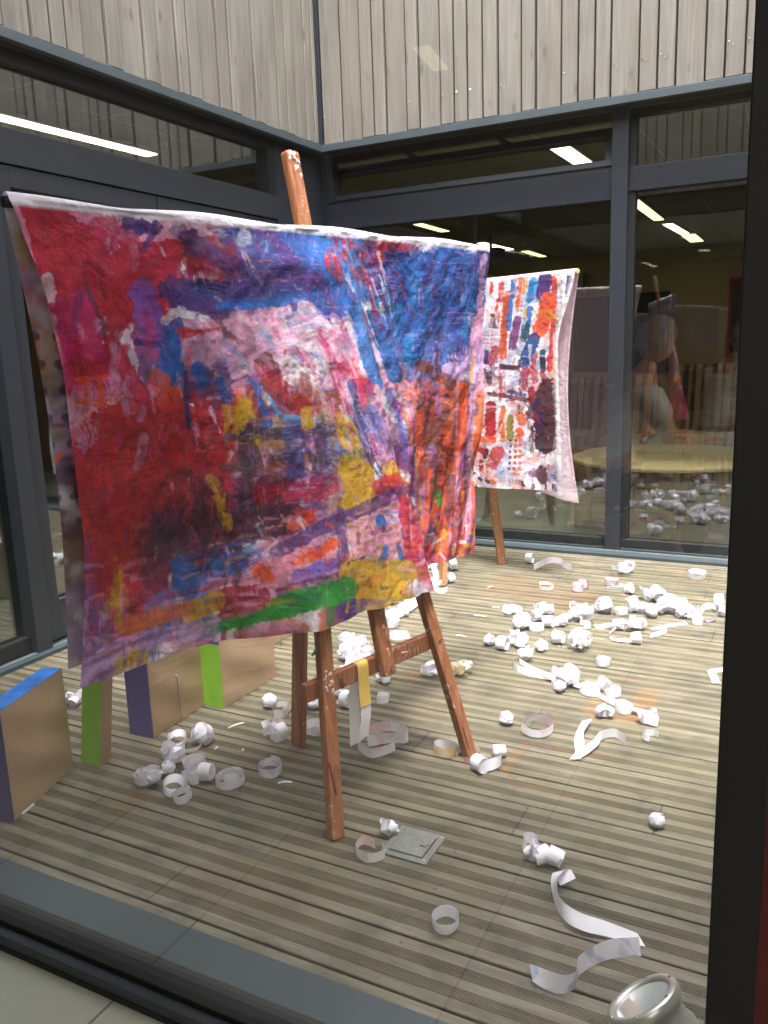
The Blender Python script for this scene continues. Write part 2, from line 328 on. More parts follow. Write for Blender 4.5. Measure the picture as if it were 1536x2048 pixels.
# ------------------------------------------------------------------ deck
PITCH = .1505; GAP0 = -3.193
def deck():
    mb = MB(); X0, X1 = 0.0, 4.6; edge = -3.53
    ks = range(-3, 23)
    for k in ks:
        ya = GAP0 + k * PITCH + .0034; yb = GAP0 + (k + 1) * PITCH - .0034
        prof = [(ya, -.028), (ya, -.002), (ya + .002, 0)]
        def grooves(y, n, p):
            for i in range(n):
                a = y + i * p; prof.extend([(a, 0), (a + p * .18, -.003), (a + p * .42, -.003), (a + p * .6, 0)])
        grooves(ya + .0275, 6, .0052); grooves(ya + .0275 + .0312 + .0235, 6, .0052)
        prof += [(yb - .002, 0), (yb, -.002), (yb, -.028)]
        prof = [(min(max(y, edge), 0), z) for y, z in prof]
        if prof[-1][0] - prof[0][0] < .004: continue
        dz = rnd.uniform(-.0012, .0012); b = len(mb.v)
        for y, z in prof: mb.v.append((X0, y, z + dz)); mb.v.append((X1, y, z + dz))
        for i in range(len(prof) - 1): mb.f.append((b + 2 * i, b + 2 * i + 1, b + 2 * i + 3, b + 2 * i + 2)); mb.mi.append(0)
    M, nt, bs = mat('weathered_decking'); h = NT(nt); co = h.n('TexCoord').outputs['Object']; sp = h.n('SeparateXYZ'); h.link(co, sp.inputs[0])
    X, Y = sp.outputs[0], sp.outputs[1]
    brd = h.math('FLOOR', h.math('DIVIDE', h.math('SUBTRACT', Y, GAP0), PITCH)); wn_ = h.n('TexWhiteNoise', noise_dimensions='1D'); h.link(brd, wn_.inputs['W'])
    cm = h.n('CombineXYZ'); h.link(h.math('MULTIPLY_ADD', wn_.outputs[0], 40.0, X), cm.inputs[0]); h.link(Y, cm.inputs[1])
    mp = h.n('Mapping'); mp.inputs['Scale'].default_value = (3.2, 75, 1); h.link(cm.outputs[0], mp.inputs[0]); n1 = h.noise(mp.outputs[0], 1.0, 7, .65, 1.0)
    mp2 = h.n('Mapping'); mp2.inputs['Scale'].default_value = (5, 20, 1); h.link(cm.outputs[0], mp2.inputs[0]); n2 = h.noise(mp2.outputs[0], 1.0, 5, .6, .4)
    n3 = h.noise(co, 1.3, 3); n6 = h.noise(co, 4.5, 5, .65); n4 = h.noise(co, 60, 4, .7); n5 = h.noise(co, 9, 4, .6)
    f = h.math('ADD', h.math('MULTIPLY', n1, .55), h.math('MULTIPLY', n2, .45))
    c = h.ramp(f, [(.28, lin((58, 51, 42))), (.42, lin((94, 86, 71))), (.56, lin((122, 113, 96))), (.76, lin((156, 147, 130)))])
    c = h.mix(h.math('MULTIPLY', wn_.outputs[0], .3), c, lin((92, 87, 72)))
    c = h.mix(h.ramp(n3, [(.38, (0, 0, 0)), (.6, (.35, .35, .35))]), c, lin((88, 82, 56)))            # algae
    c = h.mix(h.ramp(n6, [(.5, (0, 0, 0)), (.64, (.45, .45, .45))]), c, lin((66, 64, 54)))
    c = h.mix(h.math('MULTIPLY', h.ramp(n5, [(.56, (0, 0, 0)), (.68, (.7, .7, .7))]), h.ramp(n4, [(.45, (0, 0, 0)), (.6, (1, 1, 1))])), c, lin((58, 60, 58)))   # mildew spots
    c = h.mix(h.ramp(n4, [(.66, (0, 0, 0)), (.74, (.5, .5, .5))]), c, lin((160, 158, 148)))                # lichen specks
    jx = h.math('ABSOLUTE', h.math('SUBTRACT', h.math('MODULO', h.math('MULTIPLY_ADD', wn_.outputs[0], 3.6, X), 3.6), 1.8)); jm = h.math('LESS_THAN', jx, .0022)
    c = h.mix(h.math('MULTIPLY', jm, .8), c, lin((30, 27, 24)))                                          # butt joints between board lengths
    # paint left round sheets that were painted on the boards, damp brown patches, and one brown rectangle near the sill
    wob = h.math('MULTIPLY_ADD', n5, .05, -.025)
    def patch(x0, x1, y0, y1, col, k, soft=.006, wear=.5):
        nonlocal c
        cx, cy, hx, hy = (x0 + x1) / 2, (y0 + y1) / 2, abs(x1 - x0) / 2, abs(y1 - y0) / 2
        ax = h.math('SUBTRACT', h.math('ABSOLUTE', h.math('SUBTRACT', h.math('ADD', X, wob if soft > .02 else 0.0), cx)), hx)
        ay = h.math('SUBTRACT', h.math('ABSOLUTE', h.math('SUBTRACT', h.math('ADD', Y, wob if soft > .02 else 0.0), cy)), hy)
        d = h.math('MAXIMUM', ax, ay); msk = h.math('DIVIDE', h.math('MULTIPLY', d, -1.0), soft, clamp=True)
        wr = h.ramp(h.math('MULTIPLY_ADD', n1, .6, h.math('MULTIPLY', n4, .4)), [(.30 + wear * .3 - .12, (1, 1, 1)), (.30 + wear * .3 + .12, (.25, .25, .25))])
        c = h.mix(h.math('MULTIPLY', h.math('MULTIPLY', msk, wr), k), c, lin(col), 'MIX')
    def pxr(xa, ya, xb, yb):
        A = ground(xa, ya); B = ground(xb, yb); return min(A.x, B.x), max(A.x, B.x), min(A.y, B.y), max(A.y, B.y)
    OR = (150, 92, 26); BR = (88, 62, 44); RU = (112, 74, 46)
    a = ground(1048, 1484); bq = ground(1220, 1580)
    patch(a.x, a.x + .30, a.y - .01, a.y + .012, OR, .5); patch(a.x - .01, a.x + .018, a.y - .22, a.y, OR, .55); patch(a.x + .03, a.x + .27, a.y - .265, a.y - .24, OR, .4)
    q0 = ground(1225, 1362); q1 = ground(1178, 1430); q2 = ground(1312, 1378); q3 = ground(1268, 1440)
    patch((q0.x + q1.x) / 2 - .035, (q0.x + q1.x) / 2 + .04, q1.y, q0.y, OR, .6, .01); patch((q2.x + q3.x) / 2 - .05, (q2.x + q3.x) / 2 + .035, q3.y, q2.y, OR, .55, .01)
    patch(q1.x, q3.x + .02, q1.y - .02, q1.y + .04, OR, .5, .01); patch(q0.x - .02, q2.x + .04, q0.y + .04, q0.y + .065, OR, .4, .01)
    patch(*pxr(935, 1190, 1150, 1162), RU, .55, .04); patch(*pxr(1085, 1222, 1215, 1186), RU, .7, .03); patch(*pxr(500, 1520, 690, 1450), BR, .6, .03)
    patch(*pxr(250, 1560, 640, 1500), BR, .35, .04); patch(*pxr(770, 1430, 960, 1375), BR, .5, .05); patch(*pxr(200, 1620, 330, 1590), OR, .35, .02)
    patch(*pxr(790, 1362, 880, 1332), OR, .35, .03); patch(*pxr(120, 1440, 180, 1400), BR, .6, .03); patch(*pxr(1345, 1150, 1370, 1142), OR, .5, .01)
    patch(1.55, 1.92, -3.44, -3.25, (110, 88, 70), .45, .02, .9); patch(*pxr(1010, 1130, 1100, 1142), RU, .4, .02)
    # grime caught in the grooves and gaps
    gz = h.ramp(h.math('MULTIPLY', sp.outputs[2], -100.0), [(.12, (0, 0, 0)), (.3, (1, 1, 1))]); c = h.mix(h.math('MULTIPLY', gz, .4), c, lin((50, 45, 38)))
    h.link(c, bs.inputs['Base Color']); h.link(h.math('MULTIPLY_ADD', f, .3, .42), bs.inputs['Roughness']); h.link(h.bump(f, .35, .002), bs.inputs['Normal'])
    o = struct(mb.build('deck', M))
    # screws in the boards
    sc = MB(); r2 = random.Random(4)
    for k in range(-2, 22):
        for xj in (.45, 1.05, 1.65, 2.12, 2.72, 3.3, 3.9):
            for dy in (.022, PITCH - .022):
                y = GAP0 + k * PITCH + dy; x = xj + r2.uniform(-.012, .012)
                if -3.52 < y < -.02:
                    Mx = Matrix.Translation((x, y, .0004)); sc.lathe([(.0, -.001), (.0022, -.001), (.0022, .0006), (.0048, .0010), (.0052, -.0005)], 10, Mx)
    tag(sc.build('deck_screws', simple('weathered_screw', (120, 116, 104), .5, .4, .2, 40)), 'steel screw heads sunk in the deck boards', 'screws')['kind'] = 'stuff'
    ug = MB(); ug.box(-.2, 4.8, -3.72, .3, -.12, -.05); struct(ug.build('ground', simple('dark_earth', (40, 36, 30), .9)))
deck()

# ------------------------------------------------------------------ walls round the courtyard
TOPZ = 4.1
def cladding(P0, ax, length, out, z0, z1, seed, parent, nails=None):
    r2 = random.Random(seed); mb = MB(); nl = MB(); P0 = Vector(P0); ax = Vector(ax); out = Vector(out); t = 0.0; prevw = 0
    while t < length:
        wd = r2.choice([.082, .088, .092, .136, .142, .146]) if prevw < .1 else r2.choice([.080, .086, .092, .092, .138]); prevw = wd
        wd = min(wd, length - t); dep = (.020 if wd > .1 else .030) + r2.uniform(-.002, .003)
        A = P0 + ax * (t + .005); B = P0 + ax * (t + wd - .005)
        pr = [A + out * 0, A + out * (dep - .003), A + ax * .003 + out * dep, B - ax * .003 + out * dep, B + out * (dep - .003), B + out * 0]; b = len(mb.v)
        for zz in (z0, z1):
            for p in pr: mb.v.append((p.x, p.y, zz))
        n = len(pr)
        for i in range(n - 1): mb.f.append((b + i, b + i + 1, b + n + i + 1, b + n + i)); mb.mi.append(0)
        mb.f.append(tuple(b + i for i in range(n))); mb.mi.append(0)
        if nails and r2.random() < .45:
            for zz in nails[:1]:
                p = A + ax * .012 + out * (dep + .0004); nl.tube([(p.x, p.y, zz + r2.uniform(-.005, .005)), tuple(Vector((p.x, p.y, zz)) + out * .0025)], .0030, 8)
                if r2.random() < .5: p = p + ax * .018; nl.tube([(p.x, p.y, zz - .012), tuple(Vector((p.x, p.y, zz - .012)) + out * .0025)], .0022, 8)
        t += wd
    b = len(mb.v); A = P0 - out * .004; B = P0 + ax * length - out * .004
    o = mb.build('cladding', CLAD, parent)
    bk = MB(); c1 = P0 - out * .004; bk.v = [(A.x, A.y, z0), (B.x, B.y, z0), (B.x, B.y, z1), (A.x, A.y, z1)]; bk.f = [(0, 1, 2, 3)]; bk.mi = [0]
    bk.build('backing', FRAMED, parent)
    if nails: nl.build('nail_heads', NAIL, parent)
    return o
HZ0, HZ1 = 2.458, 2.499
# rear wall -------------------------------------------------------
rw = thing('glazed_wall', 'far courtyard wall, grey framed windows under weathered vertical timber boards', 'wall', (0, .12, 0))
cladding((0.022, -.012 + .03, 0), (1, 0, 0), 4.578, (0, -1, 0), HZ1 + .004, TOPZ, 5, rw, (2.66, 3.42))
MB().box(-.02, 4.6, -.014, .02, HZ0, HZ1).build('flashing', FLASH, rw, bevel=.002)
MB().box(.0, 4.6, .02, .13, HZ0 + .006, HZ0 + .03).build('soffit', FRAMED, rw)
G = .13
MB().box(-.19, -.055, G - .01, G + .08, .02, HZ0 + .003).box(-.055, .0, G + .0, G + .08, .02, HZ0 + .003).build('corner_post', FRAME, rw, bevel=.002)
for a, b_ in ((1.785, 1.872), (3.75, 3.84)):
    MB().box(a, b_, G - .035, G + .09, .018, HZ0 + .004).build('mullion', FRAME, rw, bevel=.002)
    MB().box(b_, b_ + .035, G + .004, G + .08, .05, 2.424).build('side_frame', FRAMED, rw)
for a, b_ in ((-.055, 1.785), (1.872, 3.75), (3.84, 4.6)):
    MB().box(a, b_, G - .004, G + .075, 2.006 if a < 1 else 2.04, 2.165).build('transom', FRAME, rw, bevel=.002)
    MB().box(a, b_, G + .002, G + .07, 2.424, HZ0 + .004).build('head_rail', FRAMED, rw)
    MB().box(a, b_, G, G + .07, .02, .082).build('bottom_rail', FRAMED, rw, bevel=.002)
    MB().box(a, b_, G - .012, G, .02, .028).build('drip_bead', FLASH, rw)
    MB().box(a + .002, b_ - .002, G + .036, G + .042, .082, 2.04 if a > 1 else 2.006).build('window_pane', GLASS, rw)
    if a > 1: MB().box(a + .002, b_ - .002, G + .036, G + .042, 2.165, 2.424).build('window_pane', GLASS, rw)
# open top-hung vent
hy = G + .02
vent = MB()
tilt = math.radians(24)
def vp(x, l, t): return Vector((x, hy + t * math.cos(tilt) + l * math.sin(tilt) , 2.192 + l * math.cos(tilt) - t * math.sin(tilt)))
def vbox(mb, x0, x1, l0, l1, t0, t1):
    b = len(mb.v)
    for p in [(x0, l0, t0), (x1, l0, t0), (x1, l1, t0), (x0, l1, t0), (x0, l0, t1), (x1, l0, t1), (x1, l1, t1), (x0, l1, t1)]: mb.v.append(tuple(vp(*p)))
    for f in [(0, 3, 2, 1), (4, 5, 6, 7), (0, 1, 5, 4), (1, 2, 6, 5), (2, 3, 7, 6), (3, 0, 4, 7)]: mb.f.append(tuple(b + i for i in f)); mb.mi.append(0)
LV = .235
vs_ = MB(); vbox(vs_, -.05, 1.775, 0, .035, 0, .05); vbox(vs_, -.05, 1.775, LV - .045, LV, 0, .05); vbox(vs_, -.05, -.005, .035, LV - .045, 0, .05); vbox(vs_, 1.73, 1.775, .035, LV - .045, 0, .05)
vent_o = vs_.build('opening_vent', FRAME, rw)
vent_o['label'] = 'vent sash tilted inwards above the left panes'
gp = MB(); vbox(gp, -.005, 1.73, .035, LV - .045, .02, .025); gp.build('vent_pane', GLASS, vent_o)
MB().box(-.05, 1.78, G + .0, G + .02, 2.166, 2.178).box(-.05, 1.78, G + .004, G + .02, 2.184, 2.19).build('vent_sill', FRAMED, rw)
for x in (.55, 1.15):
    p = vp(x, LV - .02, .02)
    MB().bar((x - .05, hy + .02, 2.43), tuple(p + Vector((.03, 0, 0))), .03, .006, (1, 0, 0)).bar((x - .03, hy + .03, 2.44), tuple(p + Vector((-.05, 0, -.01))), .012, .006, (1, 0, 0)).build('vent_stay', FRAMED, vent_o)
MB().box(-.06, 4.6, .0, .22, -.03, .016).build('threshold', SILL, rw)
MB().box(-.06, 4.6, .088, .096, .016, .021).build('threshold_ridge', NAIL, rw)
# left wall -------------------------------------------------------
lw_ = thing('glazed_wall', 'left courtyard wall with dark framed double doors under timber boards', 'wall', (-.07, -2, 0))
cladding((.012 - .03, -4.3, 0), (0, 1, 0), 4.3 - .036, (1, 0, 0), HZ1 + .004, TOPZ, 8, lw_, (3.42,))
MB().box(-.02, .014, -4.3, -.016, HZ0, HZ1).build('flashing', FLASH, lw_, bevel=.002)
MB().box(-.03, .012, -.034, -.008, HZ1, TOPZ).box(-.03, .020, -.008, .03, HZ1, TOPZ).build('corner_trim', FRAME, lw_)
MB().box(-.07, -.02, -4.3, .0, HZ0 + .006, HZ0 + .03).build('soffit', FRAMED, lw_)
X = -.07
MB().box(X - .08, X + .0, -.42, .12, .02, HZ0 + .003).build('corner_post', FRAME, lw_, bevel=.002)
MB().box(X - .075, X + .004, -.50, -.422, 2.155, 2.4).build('side_frame', FRAMED, lw_)
for a, b_ in ((-4.3, -2.475), (-2.395, -.42)):
    MB().box(X - .075, X + .002, a, b_, 2.018, 2.155).build('transom', FRAME, lw_, bevel=.002)
    MB().box(X - .07, X - .002, a, b_, 2.40, HZ0 + .003).build('head_rail', FRAMED, lw_)
    MB().box(X - .042, X - .036, a + .002, b_ - .002, 2.155, 2.40).build('window_pane', GLASS, lw_)
MB().box(X - .09, X + .035, -2.475, -2.395, .018, HZ0 + .004).build('mullion', FRAME, lw_, bevel=.002)
def door_leaf(y0, y1, lb, handle_y):
    mb = MB(); st = .085
    mb.box(X - .06, X - .006, y0, y0 + st, .03, 2.012).box(X - .06, X - .006, y1 - st, y1, .03, 2.012)
    mb.box(X - .06, X - .006, y0 + st, y1 - st, .03, .20).box(X - .06, X - .006, y0 + st, y1 - st, 1.93, 2.012)
    d = mb.build('door', FRAME, lw_, bevel=.002); d['label'] = lb
    MB().box(X - .04, X - .034, y0 + st, y1 - st, .20, 1.93).build('door_pane', GLASS, d)
    MB().box(X - .012, X - .002, y0 + st, y1 - st, .198, .206).build('glazing_bead', FLASH, d)
    MB().tube([(X - .004, handle_y, 1.0), (X + .04, handle_y, 1.0), (X + .045, handle_y + .1, 1.0)], .008, 8).build('handle', STEEL, d)
door_leaf(-2.39, -1.457, 'door leaf nearer the mullion', -1.56); door_leaf(-1.451, -.426, 'door leaf nearer the far corner', -.52)
MB().box(X - .07, X + .0, -4.3, -2.475, .02, .085).build('bottom_rail', FRAMED, lw_)
MB().box(X - .042, X - .036, -4.3, -2.477, .085, 2.018).build('window_pane', GLASS, lw_)
MB().box(-.2, .0, -3.6, .0, -.03, .016).build('threshold', SILL, lw_)
MB().box(-.05, -.044, -3.6, .0, .016, .0205).build('threshold_ridge', NAIL, lw_)
# near wall -------------------------------------------------------
nw = thing('window_wall', 'black window frame and low sill nearest the viewer', 'window', (1.4, -3.7, 0))
MB().box(-.2, 2.60, -3.66, -3.53, -.02, .008).build('sill_flashing', SILL, nw)
MB().box(2.60, 4.8, -3.66, -3.53, -.02, .008).build('sill_flashing', SILL, nw)
MB().box(-.2, 1.42, -3.659, -3.531, .006, .0087).build('sill_joint_cover', SILL, nw)
MB().box(-.2, 2.77, -3.70, -3.655, -.02, .040).box(-.2, 2.77, -3.725, -3.70, -.02, .046).build('outer_rail', BLACK, nw, bevel=.002)
MB().box(-.2, 2.77, -3.75, -3.725, -.02, .034).build('inner_rail', FRAME, nw, bevel=.002)
MB().box(-.2, 2.768, -3.752, -3.750, -.001, .012).build('floor_seal', BLACK, nw)
MB().box(2.7655, 2.822, -3.745, -3.64, -.02, 2.55).build('jamb', BLACK, nw, bevel=.002)
MB().box(-.2, 4.8, -3.76, -3.64, 2.40, 2.6).build('head_rail', BLACK, nw)
MB().box(-.2, 2.766, -3.712, -3.706, .046, 2.40).build('window_pane', GLASSN, nw)
cladding((-.2, -3.6, 0), (1, 0, 0), 5.0, (0, 1, 0), 2.6, TOPZ, 15, nw)
MB().box(2.822, 4.8, -3.74, -3.66, -.02, 2.40).build('red_panel', REDW, nw)
# right wall -------------------------------------------------------
rg = thing('timber_wall', 'right hand courtyard wall outside the picture, timber boards', 'wall', (4.6, -2, 0))
cladding((4.6, -3.6, 0), (0, 1, 0), 3.7, (-1, 0, 0), 0, TOPZ, 21, rg)
# roof edges keep the sky out of the rooms
roof = simple('roofing', (90, 90, 88), .9)
struct(MB().box(-9, 9, .13, 10.2, 2.62, 2.8).build('roof_deck', roof)); struct(MB().box(-9, -.1, -4.4, .12, 2.62, 2.8).build('roof_deck', roof)); struct(MB().box(-9, 9, -10, -3.62, 2.62, 2.8).build('roof_deck', roof))
struct(MB().box(4.65, 9, -3.62, .13, 2.62, 2.8).build('roof_deck', roof))

# ------------------------------------------------------------------ rooms behind the glass
def tile_mat(name, c, sx, sy, jc, jw=.004, off=(0, 0), rough=.45):
    M, nt, bs = mat(name); h = NT(nt); co = h.n('TexCoord').outputs['Object']; sp = h.n('SeparateXYZ'); h.link(co, sp.inputs[0]); ms = []
    for i, (s_, o_) in enumerate(((sx, off[0]), (sy, off[1]))):
        m_ = h.math('PINGPONG', h.math('ADD', sp.outputs[i], o_), s_ / 2); ms.append(h.math('LESS_THAN', m_, jw))
    n = h.noise(co, 40, 4); n2 = h.noise(co, 2, 2)
    cc = h.ramp(h.math('MULTIPLY_ADD', n2, .5, h.math('MULTIPLY', n, .5)), [(.3, tuple(v * .88 for v in lin(c))), (.7, lin(c))])
    h.link(h.mix(h.math('MAXIMUM', ms[0], ms[1]), cc, lin(jc)), bs.inputs['Base Color']); bs.inputs['Roughness'].default_value = rough; return M
TILE = tile_mat('grey_floor_tiles', (158, 160, 148), .6, .6, (92, 92, 86), .003, (-.48, .12), .35)
CTILE = tile_mat('ceiling_tiles', (150, 142, 124), .6, .6, (190, 184, 168), .006, (0, 0), .9)
struct(MB().box(-9, 9, .2, 10, -.05, .0).build('floor', TILE)); struct(MB().box(-9, -.16, -4.4, .2, -.05, -.002).build('floor', TILE)); struct(MB().box(-3, 6, -10, -3.75, -.05, -.003).build('floor', TILE))
struct(MB().box(-9, 9, .24, 10, 2.5, 2.55).build('ceiling', CTILE)); struct(MB().box(-9, -.16, -4.4, .24, 2.5, 2.55).build('ceiling', CTILE)); struct(MB().box(-3, 6, -10, -3.77, 2.5, 2.55).build('ceiling', CEIL))
struct(MB().box(-9, 9, 8.0, 8.1, 0, 2.5).build('room_wall', PLASTER)); struct(MB().box(5.0, 5.1, .24, 8.0, 0, 2.5).build('room_wall', PLASTER)); struct(MB().box(-5.1, -5.0, -4.4, 8.0, 0, 2.5).build('room_wall', simple('brown_panelling', (96, 58, 40), .6, 0, .15, 3, 0, (1, 1, 12))))
struct(MB().box(-9, -.2, -4.5, -4.4, 0, 2.5).build('room_wall', PLASTER))
GREYR = simple('inner_wall_paint', (54, 50, 48), .85)
struct(MB().box(-3, 6, -10.1, -10, 0, 2.5).build('room_wall', GREYR)); struct(MB().box(-3.1, -3, -10, -3.7, 0, 2.5).build('room_wall', GREYR)); struct(MB().box(6, 6.1, -10, -3.7, 0, 2.5).build('room_wall', REDW)); struct(MB().box(4.8, 6, -3.76, -3.7, 0, 2.5).build('room_wall', REDW)); struct(MB().box(-3.0, -.2, -3.76, -3.7, 0, 2.5).build('room_wall', GREYR))
def ceiling_light(x, y, ln, label, z=2.497, m_=LAMP, wd=.1, rot=0):
    t = thing('ceiling_light', label, 'ceiling light', (x, y, z), 'strip lights on the ceilings indoors')
    MB().box(-wd / 2 - .012, wd / 2 + .012, -ln / 2 - .012, ln / 2 + .012, -.02, 0).build('housing', CEIL, None).parent = t
    MB().box(-wd / 2, wd / 2, -ln / 2, ln / 2, -.026, -.0202).build('diffuser', m_, None).parent = t
    t.rotation_euler = (0, 0, rot)
def light_between(xa, ya, xb, yb, label, z=2.47, m_=LAMP, wd=.1, mirror=False):
    A = ground(xa, ya, z); B = ground(xb, yb, z)
    if mirror: A.y = -7.418 - A.y; B.y = -7.418 - B.y
    d = B - A; ceiling_light((A.x + B.x) / 2, (A.y + B.y) / 2, d.length, label, z + .027, m_, wd, math.atan2(d.y, d.x) - PI / 2)
light_between(1112, 292, 1166, 328, 'bright strip light seen through the tilted vent', wd=.12)
light_between(962, 487, 1020, 500, 'long strip light above the far end of the room, left of the pillar'); light_between(1335, 449, 1369, 468, 'strip light seen through the right hand pane')
light_between(1266, 402, 1318, 441, 'dimmer strip light high in the right hand pane', m_=LAMPY); light_between(1376, 470, 1394, 484, 'stub of a strip light at the right of the right hand pane', m_=LAMPY, wd=.16)
light_between(836, 449, 890, 464, 'strip light just over the big painted cloth, right part', m_=LAMPY); light_between(780, 437, 796, 441, 'tiny lit strip just under the transom, above the big cloth', m_=LAMPY); light_between(1050, 503, 1086, 514, 'short far strip light beside the speaker', m_=LAMPY)
light_between(-60, 222, 304, 312, 'long lit strip light behind the glass above the left doors', z=2.44, wd=.085)
for x_, y_, lb_ in ((4.25, -5.3, 'nearest added strip light, unseen beyond the black jamb'), (4.25, -6.6, 'middle added strip light, unseen beyond the black jamb'), (4.25, -7.9, 'farthest added strip light, unseen beyond the black jamb')): ceiling_light(x_, y_, 1.1, lb_ + ', in the near room', m_=LAMPADD, wd=.3)  # unseen lamps added to light the seated people mirrored in the pane
ceiling_light(.2, 2.6, 1.1, 'added strip light over the room, unseen behind the far transom'); ceiling_light(2.4, 2.4, 1.1, 'added strip light over the round table, unseen behind the right transom'); ceiling_light(-1.6, 2.6, 1.1, 'added strip light at the left of the far room, unseen behind the corner')  # unseen lamps added to brighten the far room
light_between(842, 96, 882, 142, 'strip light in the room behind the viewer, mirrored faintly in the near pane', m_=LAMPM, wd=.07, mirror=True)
# round table and children's chairs
TC = Vector((2.03, .80, 0)); t = thing('round_table', 'pale round low table behind the right hand pane', 'table', TC)
MB().lathe([(0, .475), (.60, .475), (.612, .482), (.612, .496), (.604, .5), (0, .5)], 72, Matrix.Translation(TC)).build('tabletop', PALEW, t, smooth_=False)
for dx, dy in ((.08, -.26), (-.3, .2), (.32, .22)):
    MB().tube([TC + Vector((dx, dy, .0)), TC + Vector((dx, dy, .474))], [.02, .026], 14).build('leg', PALEW, t, smooth_=True)
def chair(x, y, ang, label):
    Rz = Matrix.Translation((x, y, 0)) @ Matrix.Rotation(ang, 4, 'Z'); t = thing('child_chair', label, 'chair', (x, y, 0), 'small wooden chairs round the low table')
    redm = bpy.data.materials.get('red_seat') or simple('red_seat', (176, 40, 36), .5, 0, .05, 8)
    for sy in (-1, 1):
        MB().bar(Rz @ Vector((-.16, sy * .15, 0)), Rz @ Vector((-.15, sy * .15, .27)), .034, .026, Rz.to_3x3() @ Vector((1, 0, 0))).bar(Rz @ Vector((-.15, sy * .15, .27)), Rz @ Vector((-.185, sy * .15, .50)), .034, .026, Rz.to_3x3() @ Vector((1, 0, 0))).build('back_leg', PALEW, t, bevel=.003)
        MB().bar(Rz @ Vector((.15, sy * .15, 0)), Rz @ Vector((.14, sy * .15, .27)), .032, .026, Rz.to_3x3() @ Vector((1, 0, 0))).build('front_leg', PALEW, t, bevel=.003)
        MB().box(-.14, .14, sy * .15 - .01, sy * .15 + .01, .22, .26, Rz).build('seat_rail', PALEW, t)
    MB().box(-.16, .17, -.165, .165, .27, .285, Rz).build('seat', redm, t, bevel=.004)
    k = MB(); k.box(-.19, -.178, -.16, -.045, .40, .52, Rz).box(-.19, -.178, .045, .16, .40, .52, Rz).box(-.19, -.178, -.045, .045, .40, .465, Rz).box(-.19, -.178, -.045, .045, .495, .52, Rz)
    k.build('backrest', redm if 'red' in label else PALEW, t)
chair(1.62, .80, math.radians(-8), 'small wooden chair with red seat and back, left of the round table')
chair(1.93, 1.75, math.radians(-95), 'pale chair back with a hand slot behind the round table, beside the pillar'); chair(2.70, 1.72, math.radians(-85), 'pale chair back at the right end of the round table')
# striped bentwood benches
def bench(x0, x1, y, label, seed, h_=.95):
    r2 = random.Random(seed); t = thing('slatted_bench', label, 'bench', ((x0 + x1) / 2, y, 0), 'striped curved benches indoors')
    cols = [lin((156, 116, 76)), lin((138, 96, 60)), lin((28, 24, 24)), lin((70, 26, 28)), lin((28, 50, 52)), lin((168, 130, 88))]
    mats = [simple('slat_colour', tuple(c), .45, 0, .08, 8) for c in cols]; mb = MB(); x = x0
    prof = [(.0, 0), (.0, .34), (.02, .40), (.07, .435), (.40, .42), (.47, .45), (.50, .52), (.56, h_ - .06), (.60, h_), (.64, h_), (.60, h_ - .09), (.545, .5), (.5, .40), (.07, .40), (.04, .34), (.04, 0)]
    while x < x1:
        wd = r2.choice([.03, .04, .05, .06]) if not x == x0 else .05; prev_dark = not prev_dark if x > x0 else True; wd = wd if prev_dark else wd * .7; mi = r2.choice([0, 1, 5, 1]) if prev_dark else r2.choice([2, 3, 4, 2]); b = len(mb.v)
        for xx in (x, min(x + wd, x1)):
            for py, pz in prof: mb.v.append((xx, y + py, pz))
        n = len(prof)
        for i in range(n): j = (i + 1) % n; mb.f.append((b + i, b + j, b + n + j, b + n + i)); mb.mi.append(mi)
        mb.f.append(tuple(b + i for i in range(n))); mb.f.append(tuple(b + n + i for i in range(n))); mb.mi += [mi, mi]
        x += wd + .002
    mb.build('seat_and_back', mats, t)
bench(-.6, 1.62, 2.35, 'striped slatted bench indoors behind the small cloth', 3, .92); bench(1.72, 4.2, 2.75, 'striped slatted bench indoors behind the round table', 6, 1.0)
# things on the far wall
def wall_panel(name, x, z, wd, hg, mt, label, cat, y=7.99, border=None):
    t = thing(name, label, cat, (x, y, z)); MB().box(x - wd / 2, x + wd / 2, y - .03, y, z - hg / 2, z + hg / 2).build('panel', mt, t)
    if border: MB().box(x - wd / 2 - .04, x - wd / 2, y - .035, y, z - hg / 2, z + hg / 2).box(x - wd / 2 - .04, x + wd / 2, y - .035, y, z + hg / 2, z + hg / 2 + .05).build('border', border, t)
DK = simple('dark_board', (30, 26, 28), .5, 0, .1, 4)
BRF = simple('brown_frame', (88, 58, 34), .5)
wall_panel('notice_board', -.18, 1.32, .55, 1.1, DK, 'dark board on the far wall just left of the pillar', 'board')
wall_panel('notice_board', .55, 1.32, .75, 1.15, DK, 'dark board on the far wall right of the pillar', 'board', 7.98)
wall_panel('doorway', 2.3, 1.2, 1.1, 1.55, DK, 'dark opening edged in red at the right of the far wall', 'doorway', 7.97, simple('red_trim', (170, 30, 34), .6))
wall_panel('picture', -.75, 1.25, .28, .9, simple('mount_grey', (150, 146, 130), .7), 'narrow framed picture on the far wall beside the small cloth', 'picture', 7.96, BRF)
sp_ = thing('speaker', 'pale square wall speaker high on the far wall', 'speaker', (-.45, 7.8, 2.05))
MB().box(-.62, -.28, 7.78, 7.99, 1.9, 2.22).build('cabinet', simple('beige_plastic', (150, 142, 120), .6), sp_, bevel=.01)
MB().lathe([(0, 0), (.07, .0), (.09, .012), (.1, 0)], 20, Matrix.Translation((-.45, 7.778, 2.12)) @ Matrix.Rotation(PI / 2, 4, 'X')).build('cone', DK, sp_)
pj = thing('projector', 'dark projector hanging from the far ceiling above the small cloth', 'projector', (-.7, 5.0, 2.3))
